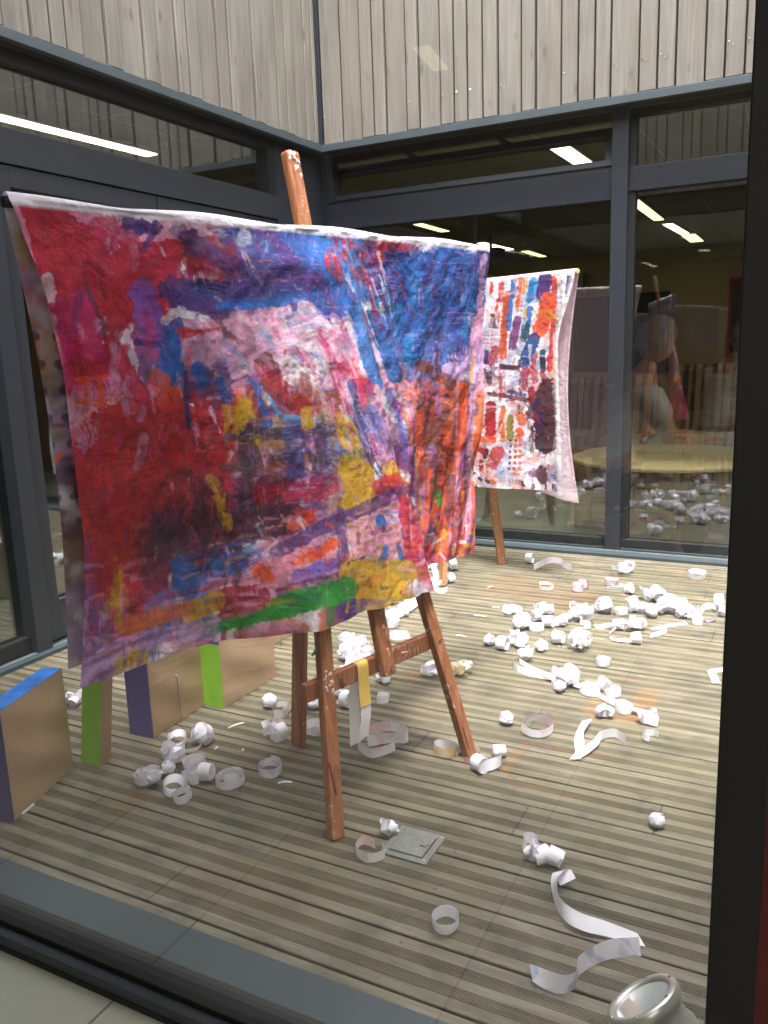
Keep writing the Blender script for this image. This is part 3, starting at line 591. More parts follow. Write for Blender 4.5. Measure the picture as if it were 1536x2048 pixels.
MB().box(-.86, -.56, 4.9, 5.15, 2.26, 2.36).build('body', DK, pj, bevel=.01); MB().tube([(-.7, 5.0, 2.36), (-.7, 5.0, 2.5)], .02, 8).build('mount', DK, pj)
# ------------------------------------------------------------------ easels
def easel(mid, d, back, wm, label, mast_h=1.78, bar_z=.37, half=.285, lean=.2027, bw=.042, drips=True, leg_top=1.50, lv=None):
    mid = Vector(mid); d = Vector(d).normalized(); n = Vector((d.y, -d.x, 0)); t = thing('easel', label, 'easel', mid, 'wooden easels on the deck')
    lv = -n * lean if lv is None else Vector(lv)
    def P(s, z, o=0): return mid + d * s + lv * z + n * o + Vector((0, 0, z))
    for sg in (-1, 1):
        MB().bar(P(sg * half, .0), P(sg * .045, leg_top), bw, .026, d).build('front_leg', wm, t, bevel=.003)
    bq = Vector(back); a = P(0, leg_top - .03, -.03)
    MB().bar(bq, a, .05, .024, n).build('rear_leg', wm, t, bevel=.003)
    sw = half - (half - .045) * bar_z / leg_top
    MB().bar(P(-sw - .055, bar_z + .002, -.026), P(sw + .045, bar_z + .002, -.026), .052, .022, (0, 0, 1)).build('crossbar', wm, t, bevel=.004)
    MB().bar(P(0, bar_z - .03, .004), P(.004, mast_h + .002, -.014), .048, .032, d).build('mast', wm, t, bevel=.009)
    up = (P(0, 1) - P(0, 0)).normalized(); fn = d.cross(up).normalized(); fn = fn if fn.dot(n) > 0 else -fn
    for s, z, o in ((0, bar_z - .004, .022), (-sw, bar_z + .01, .015), (sw, bar_z + .01, .015), (sw + .028, bar_z + .004, -.013)):
        p = P(s, z, o); MB().tube([p, p + fn * .003], .0055, 10).build('bolt', STEEL, t)
    if drips:
        r2 = random.Random(3); mb = MB()
        def blob(p, rx, rz, axx):
            b = len(mb.v); k = 12; mb.v.append(tuple(p + fn * r2.uniform(.003, .006)))
            for i in range(k):
                q = 2 * PI * i / k; rr = r2.uniform(.6, 1.15); mb.v.append(tuple(p + axx * math.cos(q) * rx * rr + up * math.sin(q) * rz * rr - fn * .001))
            for i in range(k): mb.f.append((b, b + 1 + i, b + 1 + (i + 1) % k)); mb.mi.append(0)
        for _ in range(16): blob(P(-sw + r2.uniform(-.012, .014), bar_z + r2.uniform(-.065, .06), .0135), r2.uniform(.003, .008), r2.uniform(.004, .01), d)
        for _ in range(7): blob(P(.02 + r2.uniform(-.02, .0), r2.uniform(.40, .56), .0205), r2.uniform(.002, .005), r2.uniform(.005, .018), d)
        for _ in range(8): blob(P(.085 + r2.uniform(-.02, .03), bar_z + r2.uniform(.0, .025), -.0145), r2.uniform(.004, .009), r2.uniform(.002, .006), d)
        for s in (.12, .14, .155): blob(P(s, bar_z - .002, -.0145), .0018, r2.uniform(.012, .024), d)
        for _ in range(6): blob(P(-.085 + r2.uniform(-.012, .012), bar_z + r2.uniform(.0, .02), -.0145), r2.uniform(.003, .007), r2.uniform(.003, .006), d)
        for _ in range(12):
            z = r2.uniform(.12, .56); s = half - (half - .045) * z / leg_top; blob(P(s + r2.uniform(-.006, .008), z, .0135), .0012, r2.uniform(.006, .03), d)
        for _ in range(14): blob(P(r2.uniform(-.016, .022), 1.775 - abs(r2.gauss(0, .05)), +.0035), r2.uniform(.004, .010), r2.uniform(.006, .014), d)
        mb.build('dried_paint', PAINTB, t)['kind'] = 'stuff'
        ink = MB()
        def line(a_, b_): ink.bar(a_, b_, .0028, .0006, d)
        for s in (-.163, -.155): line(P(s, bar_z - .02, -.0142), P(s + .002, bar_z + .024, -.0142))
        ink.bar(P(-.163, bar_z - .018, -.0142), P(-.145, bar_z - .012, -.0142), .003, .0006, up).bar(P(-.166, bar_z + .022, -.0142), P(-.148, bar_z + .024, -.0142), .003, .0006, up)
        for s, z in ((.272, .03), (.268, .05), (.266, .07)): line(P(s, z, .0137), P(s - .006, z + .035, .0137))
        ink.build('pen_marks', DK, t)['kind'] = 'stuff'
        g2 = MB(); g2.bar(P(-.262, .475, .0137), P(-.238, .49, .0137), .008, .0007, up).build('green_smear', simple('green_smear_paint', (44, 92, 84), .6), t)
        rp = MB(); rp.bar(P(-.268, .11, .0137), P(-.272, .20, .0137), .007, .0007, d).build('maroon_smear', simple('maroon_smear_paint', (96, 30, 34), .6), t)
    return P, d, n, t
ED = Vector((0.27836, 0.96048, 0)); EM = Vector((1.8846, -2.8206, 0))
P1, d1, n1_, easel1 = easel(EM, ED, (1.432, -2.700, 0), EW, 'reddish brown wooden easel holding the big red and blue painted cloth')
e2m = (Vector((.765, -.495, 0)) + Vector((1.155, -.89, 0))) / 2; e2d = Vector((.39, -.395, 0)).normalized()
P2, d2, n2_, easel2 = easel(e2m, e2d, (1.300, -.352, 0), EWL, 'paler wooden easel behind, holding the small white painted cloth', mast_h=1.56, half=.278, drips=False, bw=.045, leg_top=1.44, lv=(.093, .236, 0))

# ------------------------------------------------------------------ cloths
def cloth_mat(name, backtint=None):
    M = bpy.data.materials.new(name); M.use_nodes = True; nt = M.node_tree; h = NT(nt); bs = nt.nodes['Principled BSDF']; out = nt.nodes['Material Output']
    at = h.n('Attribute', attribute_name='paint'); co = h.n('TexCoord').outputs['Object']
    n = h.noise(co, 26, 5, .6); n2 = h.noise(co, 260, 2); n3 = h.noise(co, 8, 4, .6, .8)
    c = h.mix(h.math('MULTIPLY', n2, .10), at.outputs['Color'], (.35, .3, .35))
    h.link(c, bs.inputs['Base Color']); bs.inputs['Roughness'].default_value = .85
    hh = h.math('ADD', h.math('MULTIPLY', n3, .8), h.math('MULTIPLY_ADD', n, .45, h.math('MULTIPLY', n2, .05)))
    h.link(h.bump(hh, .9, .016), bs.inputs['Normal'])
    tr = h.n('BsdfTranslucent'); h.link(at.outputs['Color'], tr.inputs['Color']); mx = h.n('MixShader'); mx.inputs[0].default_value = .2
    h.link(bs.outputs[0], mx.inputs[1]); h.link(tr.outputs[0], mx.inputs[2]); h.link(mx.outputs[0], out.inputs[0]); return M
CLOTH = cloth_mat('painted_cotton')
def cloth_mesh(name, P, colr, label, cat='painted cloth', parent=None):
    nr, nc = P.shape[:2]; me = bpy.data.meshes.new(name); me.vertices.add(nr * nc); me.vertices.foreach_set('co', P.reshape(-1).astype(np.float32))
    i, j = np.meshgrid(np.arange(nr - 1), np.arange(nc - 1), indexing='ij'); a = i * nc + j
    q = np.stack([a, a + 1, a + nc + 1, a + nc], -1).reshape(-1); nf = (nr - 1) * (nc - 1)
    me.loops.add(nf * 4); me.loops.foreach_set('vertex_index', q.astype(np.int32)); me.polygons.add(nf)
    me.polygons.foreach_set('loop_start', np.arange(0, nf * 4, 4, dtype=np.int32)); me.polygons.foreach_set('loop_total', np.full(nf, 4, np.int32)) if hasattr(me.polygons[0], 'loop_total') else None
    me.polygons.foreach_set('use_smooth', [True] * nf); me.update(calc_edges=True)
    ca = me.color_attributes.new('paint', 'FLOAT_COLOR', 'POINT'); cc = np.ones((nr * nc, 4), np.float32); cc[:, :3] = np.clip(colr, 0, 1); ca.data.foreach_set('color', cc.reshape(-1))
    me.materials.append(CLOTH); o = bpy.data.objects.new(name, me); COL.objects.link(o); tag(o, label, cat); return o
# --- big cloth over the front easel.  s along the bar, o out along n, z up
NS, NB, NF = 860, 200, 560
BZ, BO, RB, LEN = 1.566, -.312, .016, 1.045
s = np.linspace(-.815, .815, NS)[None, :]
def front(q, s):
    S = s * (1 - np.where(s > 0, .18, .0) * q)
    el = .075 * np.clip(np.sin(np.clip(q, 0, 1) * PI * .97), 0, 1) ** .8; S = S + el * np.clip((-s - .45) / .36, 0, 1) ** 2
    z0 = BZ - LEN * q * np.cos(.2 * smooth(.75, .2, np.abs(s)))
    hw = (.285 - .148 * z0) + .012
    wl = smooth(-hw - .34, -hw, S); wr = smooth(hw + .11, hw - .01, S); wgt = wl * wr * smooth(0, .10, q)
    o_free = BO + RB + .012 * q + .012 * np.sin(s * 9 + 1) * q + .02 * smooth(-.5, -.8, s) * q
    o_leg = -.2027 * z0 + .036 + .006 * np.cos(S / .12 * 2 * PI) * q
    o = o_free * (1 - wgt) + np.maximum(o_leg, o_free) * wgt
    # hanging creases fan out from the top right and the mast
    fan = (s - .28 + q * .06) / (.10 + .55 * (1 - q * .4))
    o = o + q ** .6 * smooth(.08, .3, s) * (.006 * np.sin(fan * 19 + q * 2) + .003 * np.sin(fan * 41 + 1.3))
    o = o + .006 * np.sin((s * .8 + q * .55) * 22) * q * smooth(.3, -.1, s) + (fbm(s * 5 + 9, q * 4 + 0 * s, 3) - .5) * .040 * smooth(0, .15, q)
    o = o + (fbm(s * 16 + 9 + 6 * q, q * 12 + 0 * s, 8) - .5) * .013
    z = z0 + (fbm(s * 7 + 50, 0 * q + 3 + 0 * s, 4) - .5) * .010 * q + .006 * smooth(.3, .6, s) * q
    return S, o, z
qf = np.linspace(0, 1, NF)[:, None]; Sf, of, zf = front(qf, s)
qa = np.linspace(0, 1, 14)[:, None][1:-1]; th = PI * qa
Sa = s + 0 * th; oa = BO - RB * np.cos(th) * 1.0 + 0 * s; za = BZ + RB * np.sin(th) + .004 * np.sin(s * 14) * np.sin(th)
qb = np.linspace(1, 0, NB)[:, None]
Sb = s * (1 - np.where(s > 0, .24, .02) * qb) + .035 * np.sin(qb * PI) * smooth(-.5, -.8, s); ob = BO - RB + .010 * qb * np.sin(s * 11) + .02 * qb + 0 * s; zb = BZ - 1.02 * qb + (fbm(s * 6 + 5, 0 * qb + 1 + 0 * s, 9) - .5) * .02 * qb
S_ = np.concatenate([Sb, Sa, Sf]); o_ = np.concatenate([ob, oa, of]); z_ = np.concatenate([zb, za, zf])
sag = (-.010 * np.cos(S_ * 1.9) + .010) * 0; z_ = z_ + sag
base = np.array(EM); P3 = base[None, None, :] + S_[..., None] * np.array(d1)[None, None, :] + o_[..., None] * np.array(n1_)[None, None, :]; P3[..., 2] = z_
Hq = homography([(-.81, 0), (.81, 0), (-.805, 1), (.68, 1)], [(12, 392), (972, 500), (176, 1345), (945, 1105)])
qall = np.concatenate([qb * 0 + 0 * s - .02, qa * 0 - .01 + 0 * s, qf + 0 * s])
Scol = np.clip(Sf, -.9, .9); fw = of - (BO + RB)                            # where the sheet bulges forward the painting shifts with it
cx, cy = apply_h(Hq, (Sf + fw * (.45 + .5 * (Sf + .8))).ravel(), (qf + fw * .33 + 0 * s).ravel())
cv = Canvas(cx, cy, 1)
cv.grid(60, 420, 80, 80, [
 'CCPkkVBBRRBB', 'CCPRRVVBBRBN', 'kPRPMVNNBBBN', 'kPRPVkWWLBBM', 'kPCMBkkWWkBL', 'kkOCROVqbkMo', 'kPRRRRYMcMVO', 'kCRRRRDMYRVO', 'kCRRRDDMYkOM', 'PRRRDDCCoVkO', 'PMMRBBkoVYrO', 'LLMYkRRVVYYr', 'LLkLYkGGGYYM', 'LLLLLLLLLLLL'], warp=40, dry=.10, a=1.0, soft=.34)
def Z_(pts): return [(x / 1.536, 360 + y / 1.536) for x, y in pts]
PL = [ # big washes: outline, colour, strength, raggedness, dryness
 ([(40, 60), (180, 78), (210, 120), (300, 180), (345, 250), (330, 420), (280, 560), (225, 560), (150, 470), (130, 330), (90, 240), (60, 150)], 'C', .95, 7, .1), ([(20, 60), (62, 160), (100, 260), (128, 400), (168, 560), (190, 690), (150, 640), (105, 400), (60, 240)], 'k', .9, 4, .05),
 ([(128, 330), (225, 350), (235, 560), (200, 650), (150, 520)], 'P', .7, 10, .1), ([(190, 84), (530, 120), (530, 175), (370, 190), (310, 150), (230, 120)], 'k', .85, 7, .2), ([(355, 130), (420, 112), (448, 120), (445, 145), (420, 162), (380, 164)], 'V', .95, 4, .1),
 ([(355, 185), (540, 178), (565, 330), (500, 450), (390, 440), (330, 330)], 'C', .9, 8, .1), ([(540, 150), (700, 165), (740, 300), (650, 335), (560, 310)], 'R', .75, 9, .2), ([(530, 135), (620, 165), (740, 260), (730, 300), (640, 270), (560, 220)], 'V', .65, 8, .3),
 ([(490, 325), (560, 335), (700, 350), (780, 262), (920, 280), (945, 330), (900, 372), (700, 385), (560, 370)], 'N', .92, 6, .12), ([(660, 370), (950, 358), (945, 402), (770, 412), (640, 425)], 'B', .92, 6, .15), ([(500, 345), (640, 380), (690, 425), (610, 432), (520, 395)], 'V', .95, 5, .08),
 ([(400, 340), (480, 330), (502, 400), (500, 460), (485, 515), (415, 512), (404, 420)], 'e', .9, 7, .12), ([(505, 395), (620, 430), (700, 425), (960, 405), (1012, 430), (1045, 520), (1060, 660), (1000, 690), (960, 640), (880, 560), (790, 560), (765, 620), (700, 640), (640, 580), (560, 560), (555, 480)], 'k', .9, 8, .1),
 ([(850, 430), (960, 420), (1010, 470), (1030, 600), (960, 650), (900, 560)], 'W', .7, 10, .2), ([(820, 440), (960, 420), (1010, 480), (940, 500)], 'c', .4, 10, .4), ([(495, 440), (552, 440), (560, 520), (545, 625), (490, 600)], 'B', .93, 5, .1), ([(545, 455), (625, 470), (600, 490), (550, 500)], 'r', .85, 4, .2), ([(508, 395), (560, 395), (600, 410), (660, 430), (600, 434), (540, 420)], 'W', .9, 3, .1),
 ([(230, 560), (335, 556), (325, 602), (235, 602)], 'R', .8, 4, .1), ([(235, 690), (350, 560), (440, 640), (380, 760), (220, 800)], 'k', .6, 14, .35), ([(480, 612), (520, 590), (560, 640), (575, 690), (510, 684)], 'O', .85, 5, .1), ([(560, 600), (640, 580), (740, 680), (720, 720), (600, 700)], 'M', .8, 8, .2),
 ([(190, 810), (330, 690), (470, 662), (720, 694), (745, 800), (720, 880), (690, 1000), (600, 1130), (440, 1170), (330, 1230), (262, 1180), (225, 1000)], 'R', .95, 12, .06), ([(470, 960), (560, 860), (700, 930), (730, 1060), (660, 1160), (540, 1200), (430, 1130)], 'D', .8, 14, .06), ([(500, 1010), (640, 960), (700, 1060), (620, 1170), (480, 1120)], 'E', .5, 16, .1), ([(380, 760), (470, 740), (520, 860), (470, 960), (400, 880)], 'b', .3, 16, .2),
 ([(720, 840), (1060, 800), (1080, 960), (940, 990), (730, 1060)], 'M', .55, 10, .2), ([(735, 680), (790, 690), (802, 760), (762, 825), (732, 800)], 'Y', .9, 5, .15), ([(790, 560), (850, 590), (880, 670), (965, 738), (915, 757), (860, 722), (825, 640)], 'd', .7, 4, .05), ([(795, 570), (850, 595), (882, 672), (950, 735), (910, 750), (858, 715)], 'R', .55, 4, .05),
 ([(790, 640), (848, 645), (850, 700), (905, 755), (975, 745), (985, 790), (880, 792), (835, 730)], 'c', .8, 6, .3), ([(930, 750), (955, 755), (955, 800), (932, 795)], 'Y', .9, 3, .1), ([(1040, 770), (1092, 782), (1085, 880), (1045, 850)], 'Y', .85, 6, .15), ([(660, 910), (690, 960), (715, 1020), (690, 1040), (670, 980)], 'Y', .6, 6, .3),
 ([(760, 1045), (900, 1015), (965, 1045), (900, 1105), (800, 1115)], 'D', .92, 6, .06), ([(800, 960), (1000, 975), (1010, 1010), (880, 1020), (800, 1010)], 'C', .75, 8, .3), ([(800, 1120), (1060, 1080), (1060, 1235), (830, 1290), (760, 1260)], 'k', .85, 8, .15),
 ([(1050, 920), (1120, 910), (1142, 960), (1112, 1022), (1072, 1034)], 'Y', .95, 5, .08), ([(1192, 898), (1242, 920), (1222, 952), (1168, 930)], 'Y', .85, 5, .1), ([(1070, 1050), (1230, 1030), (1230, 1200), (1070, 1190)], 'k', .85, 8, .15),
 ([(905, 1072), (940, 1033), (962, 1062)], 'O', .95, 3, .05), ([(805, 1195), (845, 1188), (852, 1232), (815, 1242)], 'O', .95, 3, .08), ([(925, 1178), (1022, 1118), (1028, 1148), (940, 1198)], 'O', .92, 3, .1), ([(900, 1205), (1040, 1165), (1044, 1200), (905, 1240)], 'e', .85, 5, .15),
 ([(560, 1140), (690, 1120), (765, 1180), (700, 1232), (560, 1252)], 'B', .85, 8, .1), ([(570, 1250), (800, 1190), (800, 1260), (620, 1280)], 'k', .7, 8, .25), ([(695, 1275), (790, 1265), (835, 1298), (800, 1332), (700, 1346)], 'R', .95, 4, .05), ([(618, 1282), (695, 1275), (702, 1330), (628, 1334)], 'Y', .9, 3, .06), ([(400, 1330), (620, 1285), (625, 1330), (430, 1375)], 'o', .85, 7, .2),
 ([(200, 1130), (330, 1230), (380, 1330), (290, 1450), (250, 1300)], 'M', .75, 12, .15), ([(385, 1140), (410, 1180), (440, 1300), (405, 1320), (380, 1240)], 'Y', .6, 9, .4),
 ([(690, 1362), (820, 1318), (1060, 1228), (1088, 1272), (900, 1328), (720, 1372)], 'G', .98, 4, .02), ([(1058, 1200), (1100, 1178), (1260, 1196), (1290, 1216), (1240, 1240), (1100, 1285), (1060, 1262)], 'Y', .97, 5, .03), ([(1080, 1180), (1160, 1160), (1170, 1200), (1090, 1215)], 'g', .6, 5, .2), ([(1190, 1190), (1262, 1180), (1275, 1215), (1200, 1220)], 'g', .6, 5, .2),
 ([(1212, 1030), (1265, 1040), (1300, 1110), (1318, 1210), (1262, 1228), (1232, 1190), (1225, 1110)], 'C', .96, 4, .04), ([(1250, 1180), (1320, 1190), (1330, 1240), (1262, 1240)], 'P', .6, 4, .1), ([(1050, 1080), (1075, 1080), (1066, 1230), (1040, 1235)], 'V', .6, 5, .1),
 ([(1165, 215), (1485, 240), (1485, 420), (1430, 520), (1330, 520), (1260, 640), (1215, 600), (1200, 400)], 'B', .93, 8, .08), ([(1290, 290), (1350, 280), (1345, 470), (1300, 480)], 'V', .35, 8, .2), ([(1370, 260), (1486, 260), (1450, 470), (1370, 490)], 'N', .85, 9, .15), ([(1180, 225), (1240, 225), (1250, 420), (1190, 400)], 'N', .8, 9, .15), ([(1400, 240), (1440, 240), (1420, 330)], 'B', .8, 6, .2), ([(1230, 330), (1290, 300), (1310, 420), (1260, 500)], 'V', .5, 9, .3), ([(1300, 470), (1360, 450), (1350, 600), (1290, 590)], 'k', .7, 7, .25), ([(1440, 440), (1486, 380), (1480, 640), (1436, 620)], 'k', .85, 5, .15),
 ([(985, 540), (1035, 540), (1110, 700), (1170, 900), (1100, 860), (1040, 700)], 'k', .8, 6, .2), ([(1035, 535), (1085, 540), (1102, 620), (1060, 640)], 'r', .9, 4, .1), ([(1080, 640), (1140, 645), (1155, 705), (1100, 694)], 'r', .8, 5, .2), ([(1110, 600), (1240, 600), (1250, 660), (1120, 650)], 'k', .75, 7, .2),
 ([(1250, 640), (1450, 620), (1450, 1130), (1310, 1200), (1270, 900)], 'o', .6, 6, .2), ([(1310, 680), (1390, 700), (1390, 980), (1320, 960)], 'b', .7, 7, .2), ([(1290, 560), (1340, 560), (1400, 640), (1380, 660), (1320, 610)], 'b', .9, 4, .1)]
for pts, ch, a, rg_, dr in PL: cv.poly(Z_(pts), ch, a, rg_, dr, .25, 1.2)
T_ = [  # (points, width, colour, alpha, rough, dry)
 ([(60, 430), (110, 470), (120, 560), (190, 590)], 80, 'C', .9, 10, .1), ([(200, 470), (270, 560), (300, 640)], 90, 'C', .7, 12, .2), ([(160, 600), (190, 700), (215, 780)], 46, 'P', .8, 12, .3),
 ([(250, 440), (300, 452)], 30, 'V', .9, 8, .2), ([(298, 436), (296, 455)], 10, 'V', .9, 4, .2), ([(300, 458), (280, 495)], 15, 'V', .85, 4, .2), ([(222, 430), (224, 520)], 5, 'P', .8, 2, .3),
 ([(350, 455), (400, 500), (480, 550)], 30, 'N', .5, 12, .4), ([(450, 470), (520, 500), (600, 560)], 46, 'B', .6, 14, .4),
 ([(335, 575), (400, 590), (520, 600), (630, 590)], 52, 'N', .85, 10, .25), ([(340, 590), (420, 620), (440, 630)], 34, 'V', .85, 8, .2), ([(470, 590), (560, 560), (640, 560)], 48, 'V', .6, 12, .3),
 ([(440, 615), (560, 618), (640, 600)], 20, 'B', .85, 6, .3), ([(280, 580), (300, 640), (305, 680)], 50, 'e', .8, 10, .25), ([(275, 685), (312, 688)], 14, 'V', .9, 4, .2),
 ([(345, 650), (338, 700), (335, 760)], 40, 'B', .85, 7, .3), ([(330, 640), (355, 622), (400, 640)], 20, 'W', .9, 4, .3), ([(360, 662), (400, 668), (440, 664)], 14, 'r', .8, 5, .4),
 ([(195, 560), (210, 600)], 5, 'E', .7, 2, .2), ([(170, 575), (205, 650), (215, 690)], 10, 'E', .7, 4, .3), ([(158, 590), (152, 660)], 16, 'V', .6, 6, .3),
 ([(150, 735), (210, 738)], 26, 'R', .85, 6, .2), ([(160, 760), (218, 752)], 10, 'O', .95, 4, .15), ([(165, 800), (212, 806)], 11, 'O', .95, 4, .2), ([(178, 764), (180, 800)], 9, 'O', .9, 3, .1), ([(202, 758), (210, 806)], 9, 'O', .9, 3, .1),
 ([(225, 690), (255, 740), (290, 790)], 34, 'C', .9, 7, .15), ([(100, 800), (130, 806)], 6, 'R', .7, 3, .3), ([(115, 790), (120, 812)], 4, 'R', .7, 2, .3),
 ([(375, 745), (378, 800), (385, 850)], 11, 'N', .9, 3, .2), ([(398, 735), (408, 770)], 22, 'B', .85, 5, .2), ([(440, 770), (460, 810)], 18, 'B', .8, 5, .3),
 ([(320, 760), (345, 800)], 42, 'O', .7, 10, .3), ([(430, 640), (450, 670), (480, 695)], 12, 'b', .8, 5, .3),
 ([(555, 480), (600, 560), (650, 620), (670, 650)], 46, 'V', .95, 4, .06, ), ([(570, 465), (600, 500), (625, 540)], 44, 'B', .8, 8, .25), ([(625, 600), (650, 650)], 24, 'B', .8, 6, .2),
 ([(525, 740), (545, 790), (600, 835)], 40, 'b', .92, 5, .08), ([(545, 780), (575, 830), (620, 840)], 42, 'R', .75, 5, .1), ([(508, 775), (520, 820), (540, 870)], 20, 'B', .85, 5, .2), ([(500, 790), (520, 850)], 14, 'R', .8, 4, .2),
 ([(700, 620), (725, 700), (748, 780)], 36, 'B', .95, 3, .05), ([(740, 640), (770, 710), (790, 760)], 30, 'B', .95, 3, .05), ([(620, 730), (640, 745), (648, 775), (640, 795)], 4, 'B', .8, 1, .1), ([(616, 760), (622, 742), (632, 736)], 3, 'B', .7, 1, .1),
 ([(790, 540), (800, 600), (795, 650)], 60, 'B', .85, 8, .15), ([(850, 560), (850, 620), (840, 700)], 60, 'B', .8, 9, .2), ([(900, 520), (905, 600), (900, 680)], 70, 'B', .85, 10, .2), ([(930, 540), (920, 620), (915, 720)], 40, 'N', .75, 9, .3), ([(780, 510), (786, 560)], 40, 'N', .6, 8, .2), ([(850, 545), (858, 600)], 22, 'V', .6, 6, .3), ([(880, 500), (885, 545)], 20, 'B', .8, 5, .2), ([(640, 500), (670, 560)], 50, 'B', .6, 10, .4), ([(660, 560), (690, 640)], 40, 'B', .8, 9, .2),
 ([(678, 669), (690, 700)], 11, 'r', .9, 3, .1), ([(675, 710), (700, 760)], 22, 'r', .8, 5, .2), ([(640, 690), (670, 760), (700, 850)], 14, 'P', .75, 4, .3), ([(690, 760), (725, 800)], 30, 'r', .7, 8, .3), ([(700, 760), (725, 840)], 14, 'P', .7, 5, .3),
 ([(700, 795), (705, 840), (740, 940), (760, 970)], 20, 'N', .85, 5, .35), ([(740, 850), (760, 900)], 34, 'B', .6, 9, .4), ([(780, 800), (805, 850), (830, 940)], 26, 'B', .7, 8, .35), ([(790, 810), (820, 850), (840, 900)], 20, 'P', .55, 8, .3),
 ([(832, 735), (850, 740), (900, 775)], 22, 'b', .9, 6, .2), ([(840, 765), (850, 800)], 9, 'N', .8, 3, .1), ([(855, 790), (880, 800), (900, 800)], 7, 'N', .8, 2, .1), ([(942, 780), (938, 840), (925, 930)], 13, 'N', .9, 3, .15),
 ([(860, 830), (870, 900), (875, 980)], 46, 'b', .8, 8, .2), ([(840, 840), (838, 900), (842, 960)], 22, 'O', .7, 6, .3), ([(925, 780), (925, 860), (920, 960)], 20, 'O', .85, 5, .25), ([(895, 860), (890, 960), (880, 1040)], 22, 'O', .7, 6, .3), ([(935, 900), (930, 1000), (935, 1100)], 20, 'D', .75, 4, .2), ([(905, 960), (902, 1010), (895, 1060)], 18, 'D', .7, 4, .2), ([(810, 830), (830, 900), (845, 1000), (860, 1080)], 7, 'Y', .8, 2, .2), ([(780, 790), (815, 880), (850, 1000), (860, 1090)], 9, 'e', .6, 3, .3),
 ([(470, 880), (560, 890), (690, 885)], 26, 'E', .8, 6, .25), ([(460, 945), (540, 940), (720, 935)], 24, 'E', .65, 7, .35), ([(500, 880), (505, 960), (505, 1060)], 32, 'E', .75, 8, .3), ([(590, 880), (590, 980)], 40, 'N', .75, 8, .3), ([(640, 890), (640, 960)], 26, 'E', .6, 8, .3), ([(540, 950), (570, 960)], 30, 'q', .6, 8, .4),
 ([(470, 1060), (540, 1060), (590, 1050)], 56, 'D', .85, 8, .15), ([(530, 1000), (600, 1000), (660, 990)], 36, 'C', .75, 9, .35), ([(560, 1020), (580, 1060)], 30, 'D', .8, 6, .2),
 ([(495, 825), (480, 870)], 24, 'Y', .85, 6, .3), ([(430, 960), (450, 1000)], 20, 'Y', .6, 7, .4), ([(462, 1040), (470, 1055)], 20, 'Y', .85, 5, .2), ([(612, 850), (616, 875)], 24, 'Y', .9, 4, .1), ([(680, 870), (700, 910)], 34, 'Y', .85, 7, .2), ([(700, 960), (725, 1000), (720, 1020)], 56, 'Y', .9, 8, .1), ([(775, 960), (800, 970)], 30, 'Y', .85, 5, .1), ([(808, 990), (812, 1000)], 16, 'Y', .9, 3, .1), ([(690, 940), (720, 930)], 20, 'g', .6, 6, .2),
 ([(752, 995), (780, 985), (800, 980)], 30, 'r', .9, 5, .1), ([(745, 1010), (770, 1000)], 20, 'D', .4, 5, .1), ([(560, 1115), (640, 1070), (730, 1035), (820, 990)], 26, 'V', .85, 4, .15), ([(680, 1040), (682, 1100), (678, 1170)], 20, 'V', .75, 5, .2),
 ([(590, 1062), (620, 1048)], 26, 'O', .9, 5, .1), ([(600, 1040), (625, 1052)], 14, 'r', .8, 4, .1), ([(600, 1130), (640, 1112), (668, 1098)], 22, 'O', .9, 5, .15), ([(528, 1140), (545, 1160)], 28, 'O', .9, 5, .15), ([(600, 1160), (660, 1140)], 30, 'e', .8, 6, .2), ([(570, 1190), (640, 1170), (670, 1160)], 24, 'V', .7, 6, .3), ([(600, 1170), (655, 1155)], 7, 'b', .6, 3, .2),
 ([(757, 1055), (762, 1065)], 20, 'B', .95, 3, .05), ([(765, 1110), (758, 1135)], 14, 'T', .9, 3, .1), ([(770, 1105), (768, 1115)], 14, 'B', .9, 3, .1), ([(790, 1100), (798, 1125)], 10, 'B', .95, 3, .1), ([(770, 1040), (790, 1060)], 12, 'B', .4, 4, .2),
 ([(815, 1040), (825, 1100), (835, 1140)], 44, 'C', .92, 5, .1), ([(800, 1020), (820, 1030)], 20, 'C', .9, 4, .1), ([(835, 1140), (850, 1160)], 36, 'P', .5, 6, .1), ([(880, 990), (885, 1010)], 14, 'G', .9, 3, .2), ([(868, 1050), (872, 1100), (870, 1150)], 10, 'B', .6, 3, .2),
 ([(700, 1150), (740, 1160), (800, 1150)], 50, 'Y', .95, 6, .08), ([(700, 1180), (760, 1180)], 30, 'Y', .9, 5, .05), ([(700, 1140), (705, 1175)], 16, 'g', .7, 4, .2), ([(790, 1140), (830, 1150)], 34, 'g', .5, 6, .2), ([(850, 1110), (900, 1120), (940, 1090)], 30, 'r', .7, 6, .3),
 ([(560, 1215), (620, 1195), (690, 1180)], 44, 'G', .97, 5, .03), ([(440, 1250), (500, 1235), (580, 1215)], 22, 'G', .95, 4, .1), ([(600, 1200), (640, 1190)], 16, 'T', .35, 4, .2),
 ([(470, 1195), (530, 1190)], 46, 'R', .92, 7, .1), ([(400, 1210), (450, 1195)], 36, 'Y', .85, 6, .1), ([(270, 1235), (340, 1215), (390, 1205)], 34, 'o', .8, 8, .2), ([(255, 1190), (262, 1225)], 22, 'Y', .7, 8, .3), ([(262, 1120), (268, 1160)], 9, 'Y', .8, 3, .2),
 ([(380, 1120), (400, 1170)], 40, 'B', .85, 7, .15), ([(420, 1130), (480, 1130), (520, 1115)], 40, 'B', .75, 8, .3), ([(400, 1150), (430, 1135)], 24, 'T', .7, 6, .2), ([(340, 1050), (380, 1100), (400, 1110)], 80, 'E', .55, 14, .25), ([(400, 1000), (420, 1080)], 90, 'D', .6, 14, .2), ([(310, 1060), (330, 1150)], 60, 'D', .5, 14, .3),
